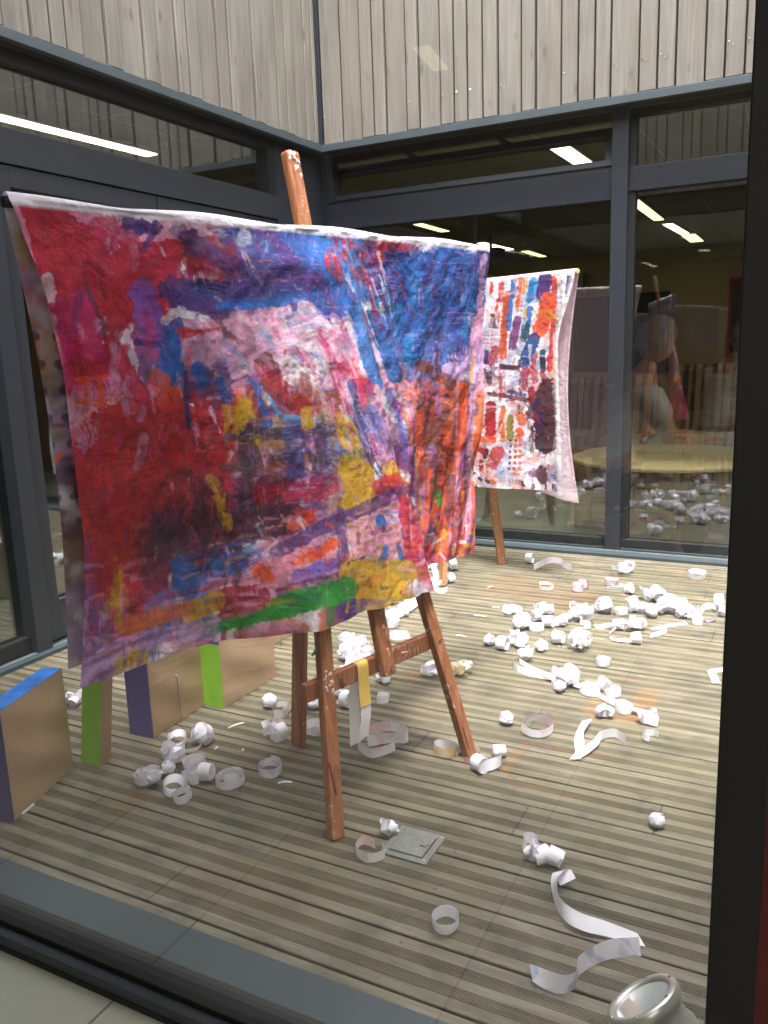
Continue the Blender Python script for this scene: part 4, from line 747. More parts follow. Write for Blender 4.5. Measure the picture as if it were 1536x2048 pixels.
 ([(355, 1180), (500, 1160), (530, 1150)], 10, 'R', .6, 5, .5), ([(185, 1090), (195, 1200), (220, 1290)], 50, 'M', .55, 14, .4), ([(170, 1100), (172, 1120)], 24, 'Y', .85, 5, .1), ([(175, 1150), (185, 1260)], 20, 'q', .5, 8, .3),
 ([(190, 1330), (260, 1280), (350, 1255), (440, 1250)], 34, 'L', .85, 6, .15), ([(200, 1310), (300, 1265), (400, 1240)], 8, 'M', .6, 3, .3), ([(240, 1290), (330, 1250)], 14, 'V', .35, 6, .3),
 ([(200, 880), (260, 1000), (250, 1080)], 110, 'R', .55, 20, .2), ([(290, 900), (340, 960)], 110, 'R', .55, 20, .2), ([(260, 820), (310, 870)], 60, 'R', .7, 14, .2), ([(100, 640), (110, 700), (120, 760)], 26, 'k', .75, 6, .2), ([(100, 600), (92, 560)], 24, 'W', .7, 5, .1), ([(130, 880), (150, 1000), (160, 1080)], 30, 'R', .7, 8, .1), ([(110, 800), (150, 840), (170, 870)], 60, 'k', .6, 16, .4),
 ([(330, 436), (520, 456)], 8, 'k', .7, 4, .3), ([(20, 400), (45, 470), (80, 620)], 14, 'k', .8, 4, .1), ([(962, 515), (950, 700), (940, 900), (940, 1090)], 12, 'k', .8, 3, .25), ([(940, 640), (950, 700)], 18, 'k', .6, 6, .3), ([(945, 720), (940, 770)], 6, 'Y', .7, 2, .2),
]
# crisp brush marks that drag neighbouring colours over one another
rs = random.Random(5); gx, gy = cx, cy
def near_col(x, y):
    k = int(np.argmin((gx[::7] - x) ** 2 + (gy[::7] - y) ** 2)) * 7; return cv.c[k].copy()
for k in range(620):
    x = rs.uniform(40, 950); y = rs.uniform(430, 1320)
    if y < 400 + x * .11 or y > 1350 - (x - 170) * .31: continue
    sc_ = near_col(x + rs.uniform(-42, 42), y + rs.uniform(-42, 42)); lum = rs.uniform(.7, 1.15)
    if x < 330: q = rs.uniform(1.25, 1.9)
    elif x > 620 and y < 900: q = rs.uniform(1.0, 1.45)
    elif x > 800: q = rs.uniform(1.4, 1.75)
    elif y > 1040: q = rs.choice([-.4, -.3, 1.5])
    else: q = rs.choice([rs.uniform(-.2, .2), rs.uniform(1.0, 1.6)])
    L = rs.uniform(18, 80); wd = rs.choice([5, 7, 9, 12, 16, 22]); PAL['*'] = np.clip(sc_ * lum, 0, 1)
    cv.stroke([(x, y), (x + math.cos(q) * L * .5, y + math.sin(q) * L * .5), (x + math.cos(q + .1) * L, y + math.sin(q + .1) * L)], wd, '*', rs.uniform(.6, .95), rs.uniform(1.5, 4), rs.uniform(.1, .45), .1, wd * rs.uniform(.6, 1.1))
for k in range(110):                                   # bare cotton showing in ragged gaps
    x = rs.uniform(300, 930); y = rs.uniform(470, 1180); q = rs.uniform(1.0, 1.7); L = rs.uniform(14, 60)
    cv.stroke([(x, y), (x + math.cos(q) * L, y + math.sin(q) * L)], rs.uniform(3, 9), rs.choice('kkL'), rs.uniform(.5, .85), 4, .45, .0, 2)
for pts, wd, ch, a, rg_, dr in T_: cv.stroke(pts, wd, ch, a, rg_, dr)
r3 = random.Random(77)
for k in range(46):                                    # red streaks raked across the blue
    x = r3.uniform(640, 720); y = r3.uniform(462, 560); L = r3.uniform(16, 60); q = math.radians(r3.uniform(55, 80))
    cv.stroke([(x, y), (x + math.cos(q) * L, y + math.sin(q) * L)], r3.uniform(3, 8), r3.choice('RRrb'), .85, 1.5, .3, .3, 2)
for k in range(22):
    x = r3.uniform(720, 790); y = r3.uniform(490, 640); L = r3.uniform(40, 110); q = math.radians(r3.uniform(66, 80))
    cv.stroke([(x, y), (x + math.cos(q) * L, y + math.sin(q) * L)], r3.uniform(2, 6), r3.choice('RWrVk'), .8, 1.5, .35, .2, 2)
for k in range(60):                                    # streaks running down the right hand folds
    x = r3.uniform(815, 940); y = r3.uniform(780, 1060); L = r3.uniform(30, 110); q = math.radians(r3.uniform(84, 100))
    cv.stroke([(x, y), (x + math.cos(q) * L, y + math.sin(q) * L)], r3.uniform(3, 9), r3.choice('OObRrekYDVM'), .7, 1.8, .35, .3, 2)
for k in range(26):
    x = r3.uniform(650, 810); y = r3.uniform(700, 930); L = r3.uniform(40, 110); q = math.radians(r3.uniform(62, 78))
    cv.stroke([(x, y), (x + math.cos(q) * L, y + math.sin(q) * L)], r3.uniform(4, 12), r3.choice('PkLeBWkR'), .6, 2, .45, .3, 3)
cv.dabs(24, 380, 470, 700, 640, 'VBRNkL', (3, 11), (8, 40), (0, 1.4), .4); cv.dabs(50, 440, 640, 700, 760, 'WkLcPP', (6, 24), (14, 60), (.4, 1.2), .45)
cv.dabs(70, 120, 860, 460, 1180, 'RRCDbOPM', (3, 12), (12, 60), (1.0, 2.0), .3); cv.dabs(26, 90, 620, 320, 880, 'PkCLMR', (8, 26), (20, 70), (1.2, 1.8), .35)
cv.dabs(50, 480, 800, 700, 980, 'YBRVkEq', (3, 10), (8, 34), (0, PI), .4); cv.dabs(80, 180, 1120, 560, 1300, 'LkMYoRMV', (4, 14), (12, 50), (-.5, -.1), .4); cv.dabs(70, 520, 1040, 860, 1180, 'kWLVoOPB', (3, 9), (6, 26), (0, PI), .55)
cv.dabs(50, 760, 500, 960, 740, 'BNBVcNe', (6, 22), (20, 70), (1.3, 1.8), .4); cv.dabs(60, 860, 1040, 950, 1130, 'rOBWDYR', (3, 8), (6, 20), (0, PI), .8)
cv.dots(255, 895, 7, 1, 40, 0, 6, 'E', .6); cv.dots(400, 882, 2, 1, 32, 0, 7, 'E', .7); cv.dots(410, 1215, 2, 1, 26, 0, 6, 'q', .7)
cv.dots(575, 755, 6, 3, 13, 15, 4.4, 'q', .7); cv.dots(715, 1070, 8, 4, 15, 14, 4.6, 'o', .75); cv.dots(500, 640, 6, 2, 14, 14, 5, 'P', .6); cv.dots(560, 1110, 4, 2, 18, 17, 5, 'k', .7); cv.dots(820, 770, 6, 3, 13, 14, 4.5, 'O', .7); cv.dots(220, 790, 4, 2, 12, 12, 3.6, 'q', .6); cv.dots(770, 940, 5, 2, 14, 12, 3.5, 'C', .5)
# woven dryness: thin paint lets the pale cotton through
wv = fbm(cx / 2.2, cy / 7.0, 91, 2); pale = smooth(.66, .80, wv * .6 + fbm(cx / 36, cy / 36, 92) * .5) * .55
pale = pale * .12
cv.c = cv.c * (1 - pale[:, None]) + PAL['k'] * pale[:, None] * .9 + PAL['W'] * pale[:, None] * .1
# streaks where the brush ran thin, darker pools where dye gathered, and the weave showing
r8 = random.Random(8)
for k in range(150):                                   # pale pink and mauve rubbed strokes low on the left, maroon in the middle
    x = r8.uniform(90, 420); y = r8.uniform(620, 1290); q = r8.uniform(1.3, 1.8); L = r8.uniform(14, 60)
    ch = r8.choice('kPPLM') if (y < 880 or y > 1130) else r8.choice('DdRMCP')
    cv.stroke([(x, y), (x + math.cos(q) * L, y + math.sin(q) * L)], r8.uniform(3, 14), ch, r8.uniform(.25, .6), 4, .55, .2, 3)
for k in range(110):
    x = r8.uniform(430, 800); y = r8.uniform(720, 1200); q = r8.choice([r8.uniform(-.4, .1), r8.uniform(1.2, 1.7)]); L = r8.uniform(10, 44)
    cv.stroke([(x, y), (x + math.cos(q) * L, y + math.sin(q) * L)], r8.uniform(2, 10), r8.choice('kkLDVMRE'), r8.uniform(.4, .8), 3, .5, .2, 2)
st1 = fbm(cx / 3.0, cy / 26.0, 101, 3); st2 = fbm(cx / 26.0, cy / 3.0, 102, 3); reg = fbm(cx / 60, cy / 60, 103, 2)
stk = np.where(reg > .5, st1, st2); thin = smooth(.64, .78, stk) * smooth(380, 560, cx) * .45; cv.c = cv.c * (1 - thin[:, None]) + (cv.c * .5 + PAL['k'] * .5) * thin[:, None]
pool = smooth(.35, .75, fbm(cx / 20, cy / 24, 105, 4)); cv.c = cv.c * (1.06 - .26 * pool[:, None])
edge = smooth(.04, .0, np.abs(fbm(cx / 30, cy / 34, 107, 4) - .5)) * .22; cv.c = cv.c * (1 - edge[:, None])
lm = cv.c @ np.array([.3, .55, .15]); cv.c = np.clip(lm[:, None] + (cv.c - lm[:, None]) * 1.1, .004, 1)
topw = smooth(.012, .002, (qf + 0 * s).ravel())[:, None]; cv.c = cv.c * .86 * (1 - topw) + PAL['W'] * topw  # shade on the drop and bright light along its top edge painted in
# back drop and fold over the bar
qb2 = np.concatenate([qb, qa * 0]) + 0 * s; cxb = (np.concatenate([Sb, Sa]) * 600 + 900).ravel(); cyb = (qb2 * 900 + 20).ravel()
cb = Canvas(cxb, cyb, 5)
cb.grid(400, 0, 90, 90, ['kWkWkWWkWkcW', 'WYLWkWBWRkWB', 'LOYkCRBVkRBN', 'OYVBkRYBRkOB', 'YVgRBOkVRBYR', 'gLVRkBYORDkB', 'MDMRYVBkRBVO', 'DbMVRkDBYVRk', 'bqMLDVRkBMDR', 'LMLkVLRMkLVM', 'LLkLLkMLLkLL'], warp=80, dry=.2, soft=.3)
cb.c = cb.c * .55  # back drop darkened: painted-in shade and some dirt
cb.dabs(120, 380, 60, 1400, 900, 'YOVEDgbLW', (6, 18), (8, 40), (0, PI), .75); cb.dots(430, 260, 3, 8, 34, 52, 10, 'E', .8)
topm = smooth(.03, .0, qb2.ravel())[:, None] * .75; cb.c = cb.c * (1 - topm) + PAL['W'] * topm  # fold over the bar whitened, painting in the bright light from above
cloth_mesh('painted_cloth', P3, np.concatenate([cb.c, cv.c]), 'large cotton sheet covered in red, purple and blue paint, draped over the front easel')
# the batten the sheet hangs on
bt = MB().bar(P1(-.822, BZ / 1.0, .0) + n1_ * (BO + .2027 * BZ), P1(.80, BZ, .0) + n1_ * (BO + .2027 * BZ), .022, .022, (0, 0, 1)).build('hanging_batten', DK, bevel=.003)
tag(bt, 'thin dark batten, its tip poking out at the top left of the big cloth', 'batten')

# --- small cloth on the rear easel
A2 = Vector((1.79, -.65, 0)); D2 = Vector((-.93, .366, 0)).normalized(); N2 = Vector((-D2.y, D2.x, 0)); N2 = N2 if N2.y < 0 else -N2
NS2, NF2, NB2 = 460, 380, 70; s2 = np.linspace(-.004, 1.5, NS2)[None, :]; BZ2, L2 = 1.575, 1.115
q2 = np.linspace(0, 1, NF2)[:, None]
ins = .072 * smooth(0, .32, q2) + .02 * np.sin(q2 * 5)
Sf2 = s2 + ins * smooth(.4, .0, s2); of2 = .018 + .012 * q2 + .010 * np.sin(s2 * 13 + q2 * 2) * q2 + (fbm(s2 * 7, q2 * 5 + 0 * s2, 5) - .5) * .02 * q2
zf2 = BZ2 - L2 * q2 + (.03 * smooth(.75, .1, s2)) * q2 * -1 * -1 + (fbm(s2 * 8, 0 * q2 + 0 * s2, 6) - .5) * .012 * q2
q2a = np.linspace(0, 1, 10)[:, None][1:-1]; Sa2 = s2 + 0 * q2a; oa2 = -.014 * np.cos(q2a * PI) + 0 * s2; za2 = BZ2 + .014 * np.sin(q2a * PI) + 0 * s2
q2b = np.linspace(1, 0, NB2)[:, None]; Sb2 = s2 + .070 * np.sin(q2b * PI * .97) * smooth(.3, 0, s2) + .0; ob2 = -.016 - .03 * q2b + .006 * np.sin(s2 * 9) * q2b; zb2 = BZ2 - 1.145 * q2b + .045 * q2b * smooth(0, .35, s2)
S2_ = np.concatenate([Sb2, Sa2, Sf2]); o2_ = np.concatenate([ob2, oa2, of2]); z2_ = np.concatenate([zb2, za2, zf2])
Q3 = np.array(A2)[None, None, :] + S2_[..., None] * np.array(D2)[None, None, :] + o2_[..., None] * np.array(N2)[None, None, :]; Q3[..., 2] = z2_
H2 = homography([(.53, 1.58), (0.01, 1.565), (.69, .466), (.09, .47)], [(975, 560), (1140, 550), (945, 968), (1118, 990)])
cx2, cy2 = apply_h(H2, Sf2.ravel(), zf2.ravel()); c2 = Canvas(cx2 * 3, cy2 * 3, 21)
def K(pts): return [(x * 3, y * 3) for x, y in pts]
c2.grid(2400, 1700, 90, 95, ['WcWRWcWWOWYWVWRW', 'RWkOBcWYcWVWrWNW', 'WkOWBWOWcWOgrWNk', 'WBVOWcMWBWOOrWcW', 'OWkOWcMWBWTWrWYk', 'WkRWOWkBWBWTWkYW', 'BVWbWWRWBWRWTkWW', 'TWVWRkWRWrWRWRkW', 'OWkRWWBWRWDWDWWk', 'kRWrbWRWkWDdDWcW', 'WOWRWkWgBWDdDWWk', 'OOWrWOgBWOWdDdWW', 'kWRWkWOBDWDcdWWk', 'RkWrWkBWOWWcWWkW', 'WkrWWBWkWWMWkWWc', 'kWWbWWWkWDWWkMWW'], a=.55, warp=70, dry=.75)
R2 = [([(1135, 560), (1132, 610), (1128, 650)], 12, 'N', .9, 3, .45), ([(1103, 560), (1106, 620), (1103, 700), (1100, 740)], 11, 'r', .85, 2, .15), ([(1085, 560), (1080, 590)], 26, 'V', .95, 2, .05), ([(1062, 566), (1056, 600)], 17, 'c', .95, 3, .1), ([(1058, 570), (1055, 600)], 12, 'B', .6, 3, .3),
 ([(1092, 602), (1086, 640), (1078, 662)], 30, 'O', .9, 5, .15), ([(1066, 622), (1108, 636)], 12, 'Y', .6, 3, .3), ([(1085, 610), (1082, 655)], 22, 'r', .4, 5, .3), ([(1055, 620), (1052, 650)], 13, 'B', .85, 3, .2), ([(1046, 620), (1046, 640)], 6, 'Y', .85, 2, .2), ([(1048, 655), (1046, 676)], 17, 'T', .9, 4, .15),
 ([(1066, 680), (1056, 705), (1046, 728)], 24, 'N', .85, 4, .2), ([(1062, 690), (1052, 720)], 20, 'B', .6, 5, .35), ([(1031, 640), (1026, 670), (1022, 695)], 15, 'M', .92, 3, .1), ([(1009, 590), (1006, 640), (1003, 712)], 14, 'O', .9, 3, .2), ([(1008, 600), (1005, 700)], 10, 'b', .5, 4, .4), ([(1021, 565), (1017, 600), (1014, 660)], 9, 'B', .85, 3, .2), ([(996, 572), (998, 600)], 11, 'r', .85, 3, .15), ([(990, 600), (988, 625)], 5, 'r', .85, 2, .1), ([(977, 568), (976, 585)], 8, 'r', .9, 2, .1), ([(981, 632), (984, 650)], 9, 'E', .85, 3, .2), ([(976, 655), (990, 657)], 4, 'E', .8, 1, .1),
 ([(971, 705), (970, 725)], 10, 'V', .95, 3, .05), ([(988, 700), (984, 725)], 16, 'R', .8, 5, .25), ([(967, 745), (970, 752)], 12, 'T', .95, 3, .05), ([(979, 748), (978, 765)], 11, 'E', .85, 3, .15), ([(1001, 735), (1034, 738)], 10, 'd', .9, 2, .1), ([(1035, 560), (1033, 600)], 8, 'O', .8, 3, .3), ([(1031, 603), (1030, 615)], 8, 'O', .9, 2, .1), ([(1042, 560), (1042, 590)], 4, 'Y', .8, 2, .3), ([(1112, 650), (1114, 700), (1112, 760)], 7, 'g', .85, 2, .25), ([(1117, 640), (1118, 700)], 5, 'T', .7, 2, .3), ([(1110, 700), (1108, 750)], 5, 'Y', .85, 2, .1), ([(1084, 705), (1086, 735)], 11, 'T', .95, 3, .1), ([(1085, 720), (1087, 742)], 11, 'E', .9, 3, .1), ([(1070, 715), (1066, 735)], 9, 'r', .8, 3, .3), ([(1098, 715), (1100, 735)], 9, 'r', .7, 3, .3),
 ([(1048, 745), (1046, 775)], 18, 'C', .8, 5, .3), ([(1064, 740), (1070, 760)], 16, 'r', .75, 5, .35), ([(1085, 750), (1095, 780)], 12, 'R', .7, 5, .4), ([(1110, 760), (1114, 790)], 8, 'r', .85, 2, .15), ([(1018, 785), (1045, 792)], 8, 'N', .8, 3, .25), ([(980, 788), (1010, 793), (1056, 802)], 9, 'd', .85, 3, .2), ([(1000, 750), (1002, 800)], 7, 'R', .75, 3, .3), ([(1025, 805), (1060, 815)], 6, 'R', .7, 3, .5),
 ([(1098, 785), (1092, 830), (1094, 885)], 46, 'd', .95, 7, .05), ([(1070, 800), (1064, 830)], 22, 'd', .8, 6, .1), ([(1075, 810), (1080, 850)], 20, 'N', .5, 6, .2), ([(1070, 830), (1078, 845)], 12, 'R', .5, 5, .2), ([(1062, 780), (1062, 800)], 14, 'R', .85, 4, .1), ([(1066, 860), (1064, 900)], 10, 'd', .7, 4, .4), ([(1085, 880), (1080, 905)], 8, 'T', .6, 4, .4),
 ([(984, 812), (982, 840), (984, 865)], 20, 'R', .92, 4, .12), ([(985, 850), (986, 872)], 10, 'r', .9, 3, .1), ([(1008, 818), (1005, 850), (1010, 880)], 10, 'o', .95, 3, .08), ([(1010, 825), (1010, 870)], 9, 'O', .5, 3, .3), ([(1022, 835), (1022, 875)], 12, 'g', .9, 3, .1), ([(1040, 832), (1044, 845)], 16, 'o', .95, 3, .05), ([(1040, 862), (1044, 872)], 14, 'O', .95, 3, .05), ([(958, 848), (964, 852)], 14, 'O', .95, 3, .05), ([(952, 878), (990, 880)], 13, 'O', .85, 3, .15), ([(962, 898), (972, 905)], 11, 'R', .92, 3, .1), ([(977, 900), (975, 912)], 10, 'D', .92, 3, .1), ([(999, 905), (992, 925)], 26, 'r', .8, 6, .2), ([(966, 925), (966, 935)], 12, 'R', .9, 3, .1), ([(962, 780), (962, 800)], 11, 'O', .8, 3, .2), ([(968, 755), (964, 765)], 8, 'O', .6, 2, .3),
 ([(946, 950), (952, 945)], 6, 'b', .9, 2, .05), ([(962, 955), (968, 958)], 6, 'b', .9, 2, .05), ([(978, 958), (984, 962)], 7, 'b', .9, 2, .05), ([(990, 962), (996, 964)], 7, 'o', .9, 2, .05), ([(1047, 965), (1050, 972)], 9, 'D', .9, 2, .05), ([(1070, 970), (1068, 980)], 8, 'M', .8, 3, .2), ([(1095, 968), (1095, 978)], 5, 'D', .8, 2, .1), ([(1113, 970), (1116, 980)], 9, 'D', .9, 2, .05), ([(1086, 942), (1088, 956)], 22, 'D', .85, 4, .15), ([(1065, 945), (1070, 948)], 13, 'M', .7, 3, .1), ([(1110, 950), (1116, 955)], 7, 'B', .9, 2, .05), ([(1100, 952), (1101, 960)], 6, 'B', .8, 2, .05)]

c2.dabs(120, 2830, 1680, 3380, 2940, 'WkrRBOR', (6, 14), (20, 70), (1.1, 2.0), .6); c2.dabs(90, 2830, 2100, 3360, 2500, 'RrkNWC', (5, 14), (12, 60), (.6, 2.4), .7); c2.dabs(60, 2830, 2600, 3360, 2950, 'WkBRoc', (4, 12), (10, 40), (0, PI), .7)
r9 = random.Random(14)
def smear2(n, alo, ahi):
    for k in range(n):
        x = r9.uniform(2830, 3370); y = r9.uniform(1690, 2950); q = r9.choice([r9.uniform(1.3, 1.9), r9.uniform(-.3, .3)]); L = r9.uniform(20, 110)
        kk = int(np.argmin((c2.x[::9] - x - r9.uniform(-50, 50)) ** 2 + (c2.y[::9] - y - r9.uniform(-50, 50)) ** 2)) * 9; PAL['*'] = np.clip(c2.c[kk] * r9.uniform(.7, 1.1), 0, 1)
        c2.stroke([(x, y), (x + math.cos(q) * L, y + math.sin(q) * L)], r9.choice([8, 12, 18, 28]), '*', r9.uniform(alo, ahi), 6, .45, .1, 6)
smear2(160, .5, .9)
for pts, wd, ch, a, rg_, dr in R2: c2.stroke(K(pts), wd * 3.2, ch, min(1, a + .08), rg_ * 2.4, dr * .8, .15)
smear2(170, .45, .8)
c2.dots(1024 * 3, 882 * 3, 2, 6, 30, 33, 9, 'D', .9); c2.dots(1034 * 3, 880 * 3, 2, 7, 26, 34, 11, 'O', .85); c2.dots(1031 * 3, 606 * 3, 2, 3, 22, 26, 8, 'O', .9); c2.dots(966 * 3, 672 * 3, 3, 3, 22, 24, 7, 'O', .85)
hem = smooth(.035, .0, s2 + 0 * q2).ravel() * .9; c2.c = c2.c * (1 - hem[:, None]) + PAL['W'] * hem[:, None]
cbx = (np.concatenate([Sb2, Sa2]) * 600).ravel(); cby = ((np.concatenate([q2b, q2a * 0]) + 0 * s2) * 900).ravel(); c2b = Canvas(cbx, cby, 31)
c2b.c = np.tile(np.array(lin((236, 214, 224))), (len(cbx), 1)); c2b.dabs(50, 60, 60, 900, 900, 'RkOBLW', (5, 12), (8, 40), (0, PI), .35); c2b.dabs(5, 0, 60, 60, 900, 'r', (2, 5), (2, 6), (0, PI), .6)
cloth_mesh('painted_cloth', Q3, np.concatenate([c2b.c, c2.c]), 'smaller white sheet with orange, blue and maroon dabs, draped over the rear easel')
st = MB()
for i in range(72):
    z = BZ2 - .02 - i * .0152; q = (BZ2 - z) / 1.145; sx = .070 * math.sin(q * PI * .97); o0 = -.016 - .03 * q
    p = A2 + D2 * (sx + .004) + N2 * (o0 + .002) + Vector((0, 0, z)); st.bar(p, p + D2 * .009 + Vector((0, 0, .003)), .0022, .0012, (0, 0, 1))
so_ = st.build('hem_stitching', simple('red_thread', (190, 120, 140), .8)); tag(so_, 'row of pink overlock stitches down the right edge of the small cloth', 'stitching')
so_.parent = [o for o in COL.objects if o.name == 'painted_cloth.001'][0]
for k_ in ('label', 'category'):
    del so_[k_]
b2 = MB().bar(A2 + D2 * -.012 + Vector((0, 0, BZ2)), A2 + D2 * 1.5 + Vector((0, 0, BZ2)), .02, .02, (0, 0, 1)).build('hanging_batten', PALEW, bevel=.003); tag(b2, 'thin batten under the top fold of the small white painted cloth', 'batten')

# ------------------------------------------------------------------ cardboard panels
def cardboard():
    M, nt, bs = mat('brown_cardboard'); h = NT(nt); co = h.n('TexCoord').outputs['Object']
    n = h.noise(h.coord('Object', (1, 1, 2.2)), 5.0, 2, .4, .6); n2 = h.noise(co, 2.5, 3)
    cr = h.math('POWER', h.math('SUBTRACT', 1.0, h.math('ABSOLUTE', h.math('MULTIPLY_ADD', n, 12.0, -6.4)), clamp=True), 3.0)
    h.link(h.ramp(n2, [(.3, lin((172, 142, 110))), (.7, lin((192, 162, 130)))]), bs.inputs['Base Color']); bs.inputs['Roughness'].default_value = .6
    h.link(h.bump(cr, .14, .003), bs.inputs['Normal']); return M
CARD = cardboard()
def pcol(name, rgb): return simple(name, rgb, .55, 0, .12, 25, .1)
PUR = pcol('purple_poster_paint', (92, 76, 136)); GRN = pcol('lime_poster_paint', (140, 200, 60)); YEL = pcol('yellow_poster_paint', (196, 162, 40)); BLU = simple('blue_poster_paint', (40, 112, 196), .5, 0, .5, 22)
def panel_box(A, B, th, z1, label, edge_left, edge_top, lean=0.0, split=None):
    # front face runs from A to B on the deck, th deep behind it
    A = Vector(A); B = Vector(B); ax = (B - A).normalized(); L = (B - A).length; nb = Vector((-ax.y, ax.x, 0)); t = thing('cardboard_panel', label, 'cardboard box', A, 'painted cardboard panels standing on the deck')
    Mx = Matrix(((ax.x, nb.x, 0, A.x), (ax.y, nb.y, 0, A.y), (0, 0, 1, 0), (0, 0, 0, 1))) @ Matrix.Rotation(lean, 4, 'Y')
    r2 = random.Random(int(A.x * 1000)); NX, NZ = 22, 22; mb = MB(); g = np.zeros((NZ, NX, 3))
    for i in range(NZ):
        for j in range(NX):
            u = j / (NX - 1); v = i / (NZ - 1); e = min(u, 1 - u, v, 1 - v); dsp = (.006 * math.sin(u * 3.1) * math.sin(v * 3.1) + .0022 * math.sin(14 * v + 6 * u) * min(1, e * 8))
            g[i, j] = Mx @ Vector((u * L, -dsp, .002 + v * z1))
    mb.grid(g); mb.build('front_face', CARD, t, smooth_=True)
    MB().box(0.001, L - .001, .0015, th, .002, z1 - .001, Mx).build('body', CARD, t, bevel=.004)
    z_ = .003
    for (za, zb, m_) in edge_left:
        MB().box(-.0022, .001, .001, th - .001, za, zb, Mx).build('painted_side', m_, t)
    if edge_top: MB().box(.001, L - .001, .002, th - .001, z1 - .001, z1 + .0022, Mx).build('painted_top', edge_top, t)
    return t
g_ = lambda x, y: tuple(ground(x, y))
a = ground(30, 1644); b_ = ground(147, 1534)
panel_box(a, b_, .065, .325, 'brown cardboard panel with blue painted top, nearest at the left edge', [(.002, .323, PUR)], BLU)
a = ground(308, 1477); b_ = ground(412, 1408)
panel_box(a, b_, .10, .345, 'cardboard panel with purple side and yellow corner, under the big cloth', [(.002, .295, PUR), (.295, .343, YEL)], None)
a = ground(448, 1418); b_ = ground(552, 1353)
panel_box(a, b_, .10, .36, 'cardboard panel with lime green side and purple upper corner', [(.002, .24, GRN), (.24, .357, PUR)], None)
a = ground(500, 1318); b_ = ground(603, 1258)
panel_box(a, b_, .09, .30, 'plain brown cardboard panel farthest back, behind the easel legs', [(.002, .298, GRN)], None)
a = ground(196, 1531); b_ = ground(228, 1518)
t5 = thing('cardboard_panel', 'lime green edged cardboard panel seen almost edge on, leaning right', 'cardboard box', a, 'painted cardboard panels standing on the deck')
gA = ground(163, 1523); gB = ground(196, 1531); dx = (gB - gA).normalized(); ny = Vector((-dx.y, dx.x, 0)); LN = math.radians(9)
Mx5 = Matrix(((dx.x, ny.x, 0, gA.x), (dx.y, ny.y, 0, gA.y), (0, 0, 1, .004), (0, 0, 0, 1))) @ Matrix.Rotation(LN, 4, 'Y')
MB().box(0, .075, .0, .05, 0, .33, Mx5).build('body', CARD, t5, bevel=.003); MB().box(.001, .0745, -.0022, .0, .001, .329, Mx5).build('painted_side', GRN, t5)
# wire pegs pushed into the panels
WIRE = simple('wire_zinc', (180, 180, 176), .35, .7, .1, 20)
def wire(px, py, hgt, label, head=.02):
    p = ground(px, py); q = ground(px + 6, py + 2); f = Vector((p.x, p.y, 0)); r_ = RV.copy(); r_.z = 0; r_.normalize(); to = (Vector((CAM.x, CAM.y, 0)) - f).normalized()
    b0 = f + to * .012
    o = MB().tube([b0, b0 + Vector((0, 0, hgt - .01)), b0 + Vector((0, 0, hgt)) - r_ * .006, b0 + Vector((0, 0, hgt - .004)) - r_ * head], .0022, 8).build('wire_peg', WIRE, smooth_=True)
    tag(o, label, 'wire peg', 'bent wire pegs')
wire(363, 1442, .175, 'tall bent wire peg standing against the purple sided cardboard panel'); wire(563, 1290, .085, 'short bent wire peg against the farthest cardboard panel', .022); 
p = ground(50, 1622, .03); o = MB().tube([p + Vector((-.004, -.006, -.006)), p + Vector((.012, .022, .012))], [.004, .0035], 8).build('plastic_peg', simple('white_plastic', (225, 225, 220), .4)); tag(o, 'small white peg at the foot of the blue topped cardboard panel', 'peg')

# ------------------------------------------------------------------ floor boxes and spotlight
def floor_box(cx_, cy_, sz, label, ln=None):
    t = thing('floor_box', label, 'floor box', (cx_, cy_, 0)); h_ = sz / 2
    MB().box(cx_ - h_, cx_ + h_, cy_ - h_, cy_ + h_, -.004, .0045).build('plate', DRAIN, t, bevel=.001)
    k = h_ * .70; MB().box(cx_ - k - .002, cx_ + k + .002, cy_ - k - .002, cy_ + k + .002, .0045, .0052).build('seam', FRAMED, t)
    MB().box(cx_ - k, cx_ + k, cy_ - k, cy_ + k, .0052, .0075).build('lid', DRAIN, t, bevel=.001)
    MB().lathe([(.0, .0079), (k * .58, .0079), (k * .62, .0085), (k * .66, .0076)], 40, Matrix.Translation((cx_, cy_, 0))).build('round_cap', DRAIN, t)
    MB().box(cx_ + k * .45, cx_ + k * .9, cy_ - .006, cy_ - .002, .0076, .0092).box(cx_ + k * .85, cx_ + k * .9, cy_ - .006, cy_ + .008, .0076, .0092).build('catch', STEEL, t)
    for sx in (-1, 1):
        for sy in (-1, 1): MB().lathe([(0, .0078), (.0032, .0074), (.0046, .0045)], 12, Matrix.Translation((cx_ + sx * h_ * .84, cy_ + sy * h_ * .84, 0))).build('screw', NAIL, t)
dc = (ground(800, 1656) + ground(893, 1680) + ground(852, 1730) + ground(762, 1702)) / 4
floor_box(dc.x, dc.y, .128, 'square steel floor socket plate with round cap, in the deck before the easel')
d2c = ground(1240, 1174); floor_box(d2c.x, d2c.y, .12, 'dull square floor plate among the paper curls near the far wall')
lab_t = thing('spotlight', 'brushed steel deck spotlight with glass front, bottom right corner', 'spotlight', (2.655, -3.47, 0))
ctr = CAM + ray(1283, 1996) * (1.262 / FPX)
vr_ = ray(1283, 1996).normalized(); ip = (UV * .865 - RV * .5); ip = (ip - vr_ * ip.dot(vr_)).normalized(); axn = (ip * .93 - vr_ * .37).normalized()
Ms = Matrix.Translation(ctr) @ axn.to_track_quat('Z', 'Y').to_matrix().to_4x4()
hd = MB().lathe([(.050, -.115), (.056, -.10), (.057, -.055), (.052, -.045), (.050, -.030), (.052, -.022), (.0585, -.016), (.060, -.012), (.060, -.002), (.058, .002), (.052, .0025), (.047, .0005), (.0455, -.004)], 64, Ms); hd.build('housing', simple('satin_steel', (196, 194, 186), .34, .7, .05, 20), lab_t, smooth_=True)
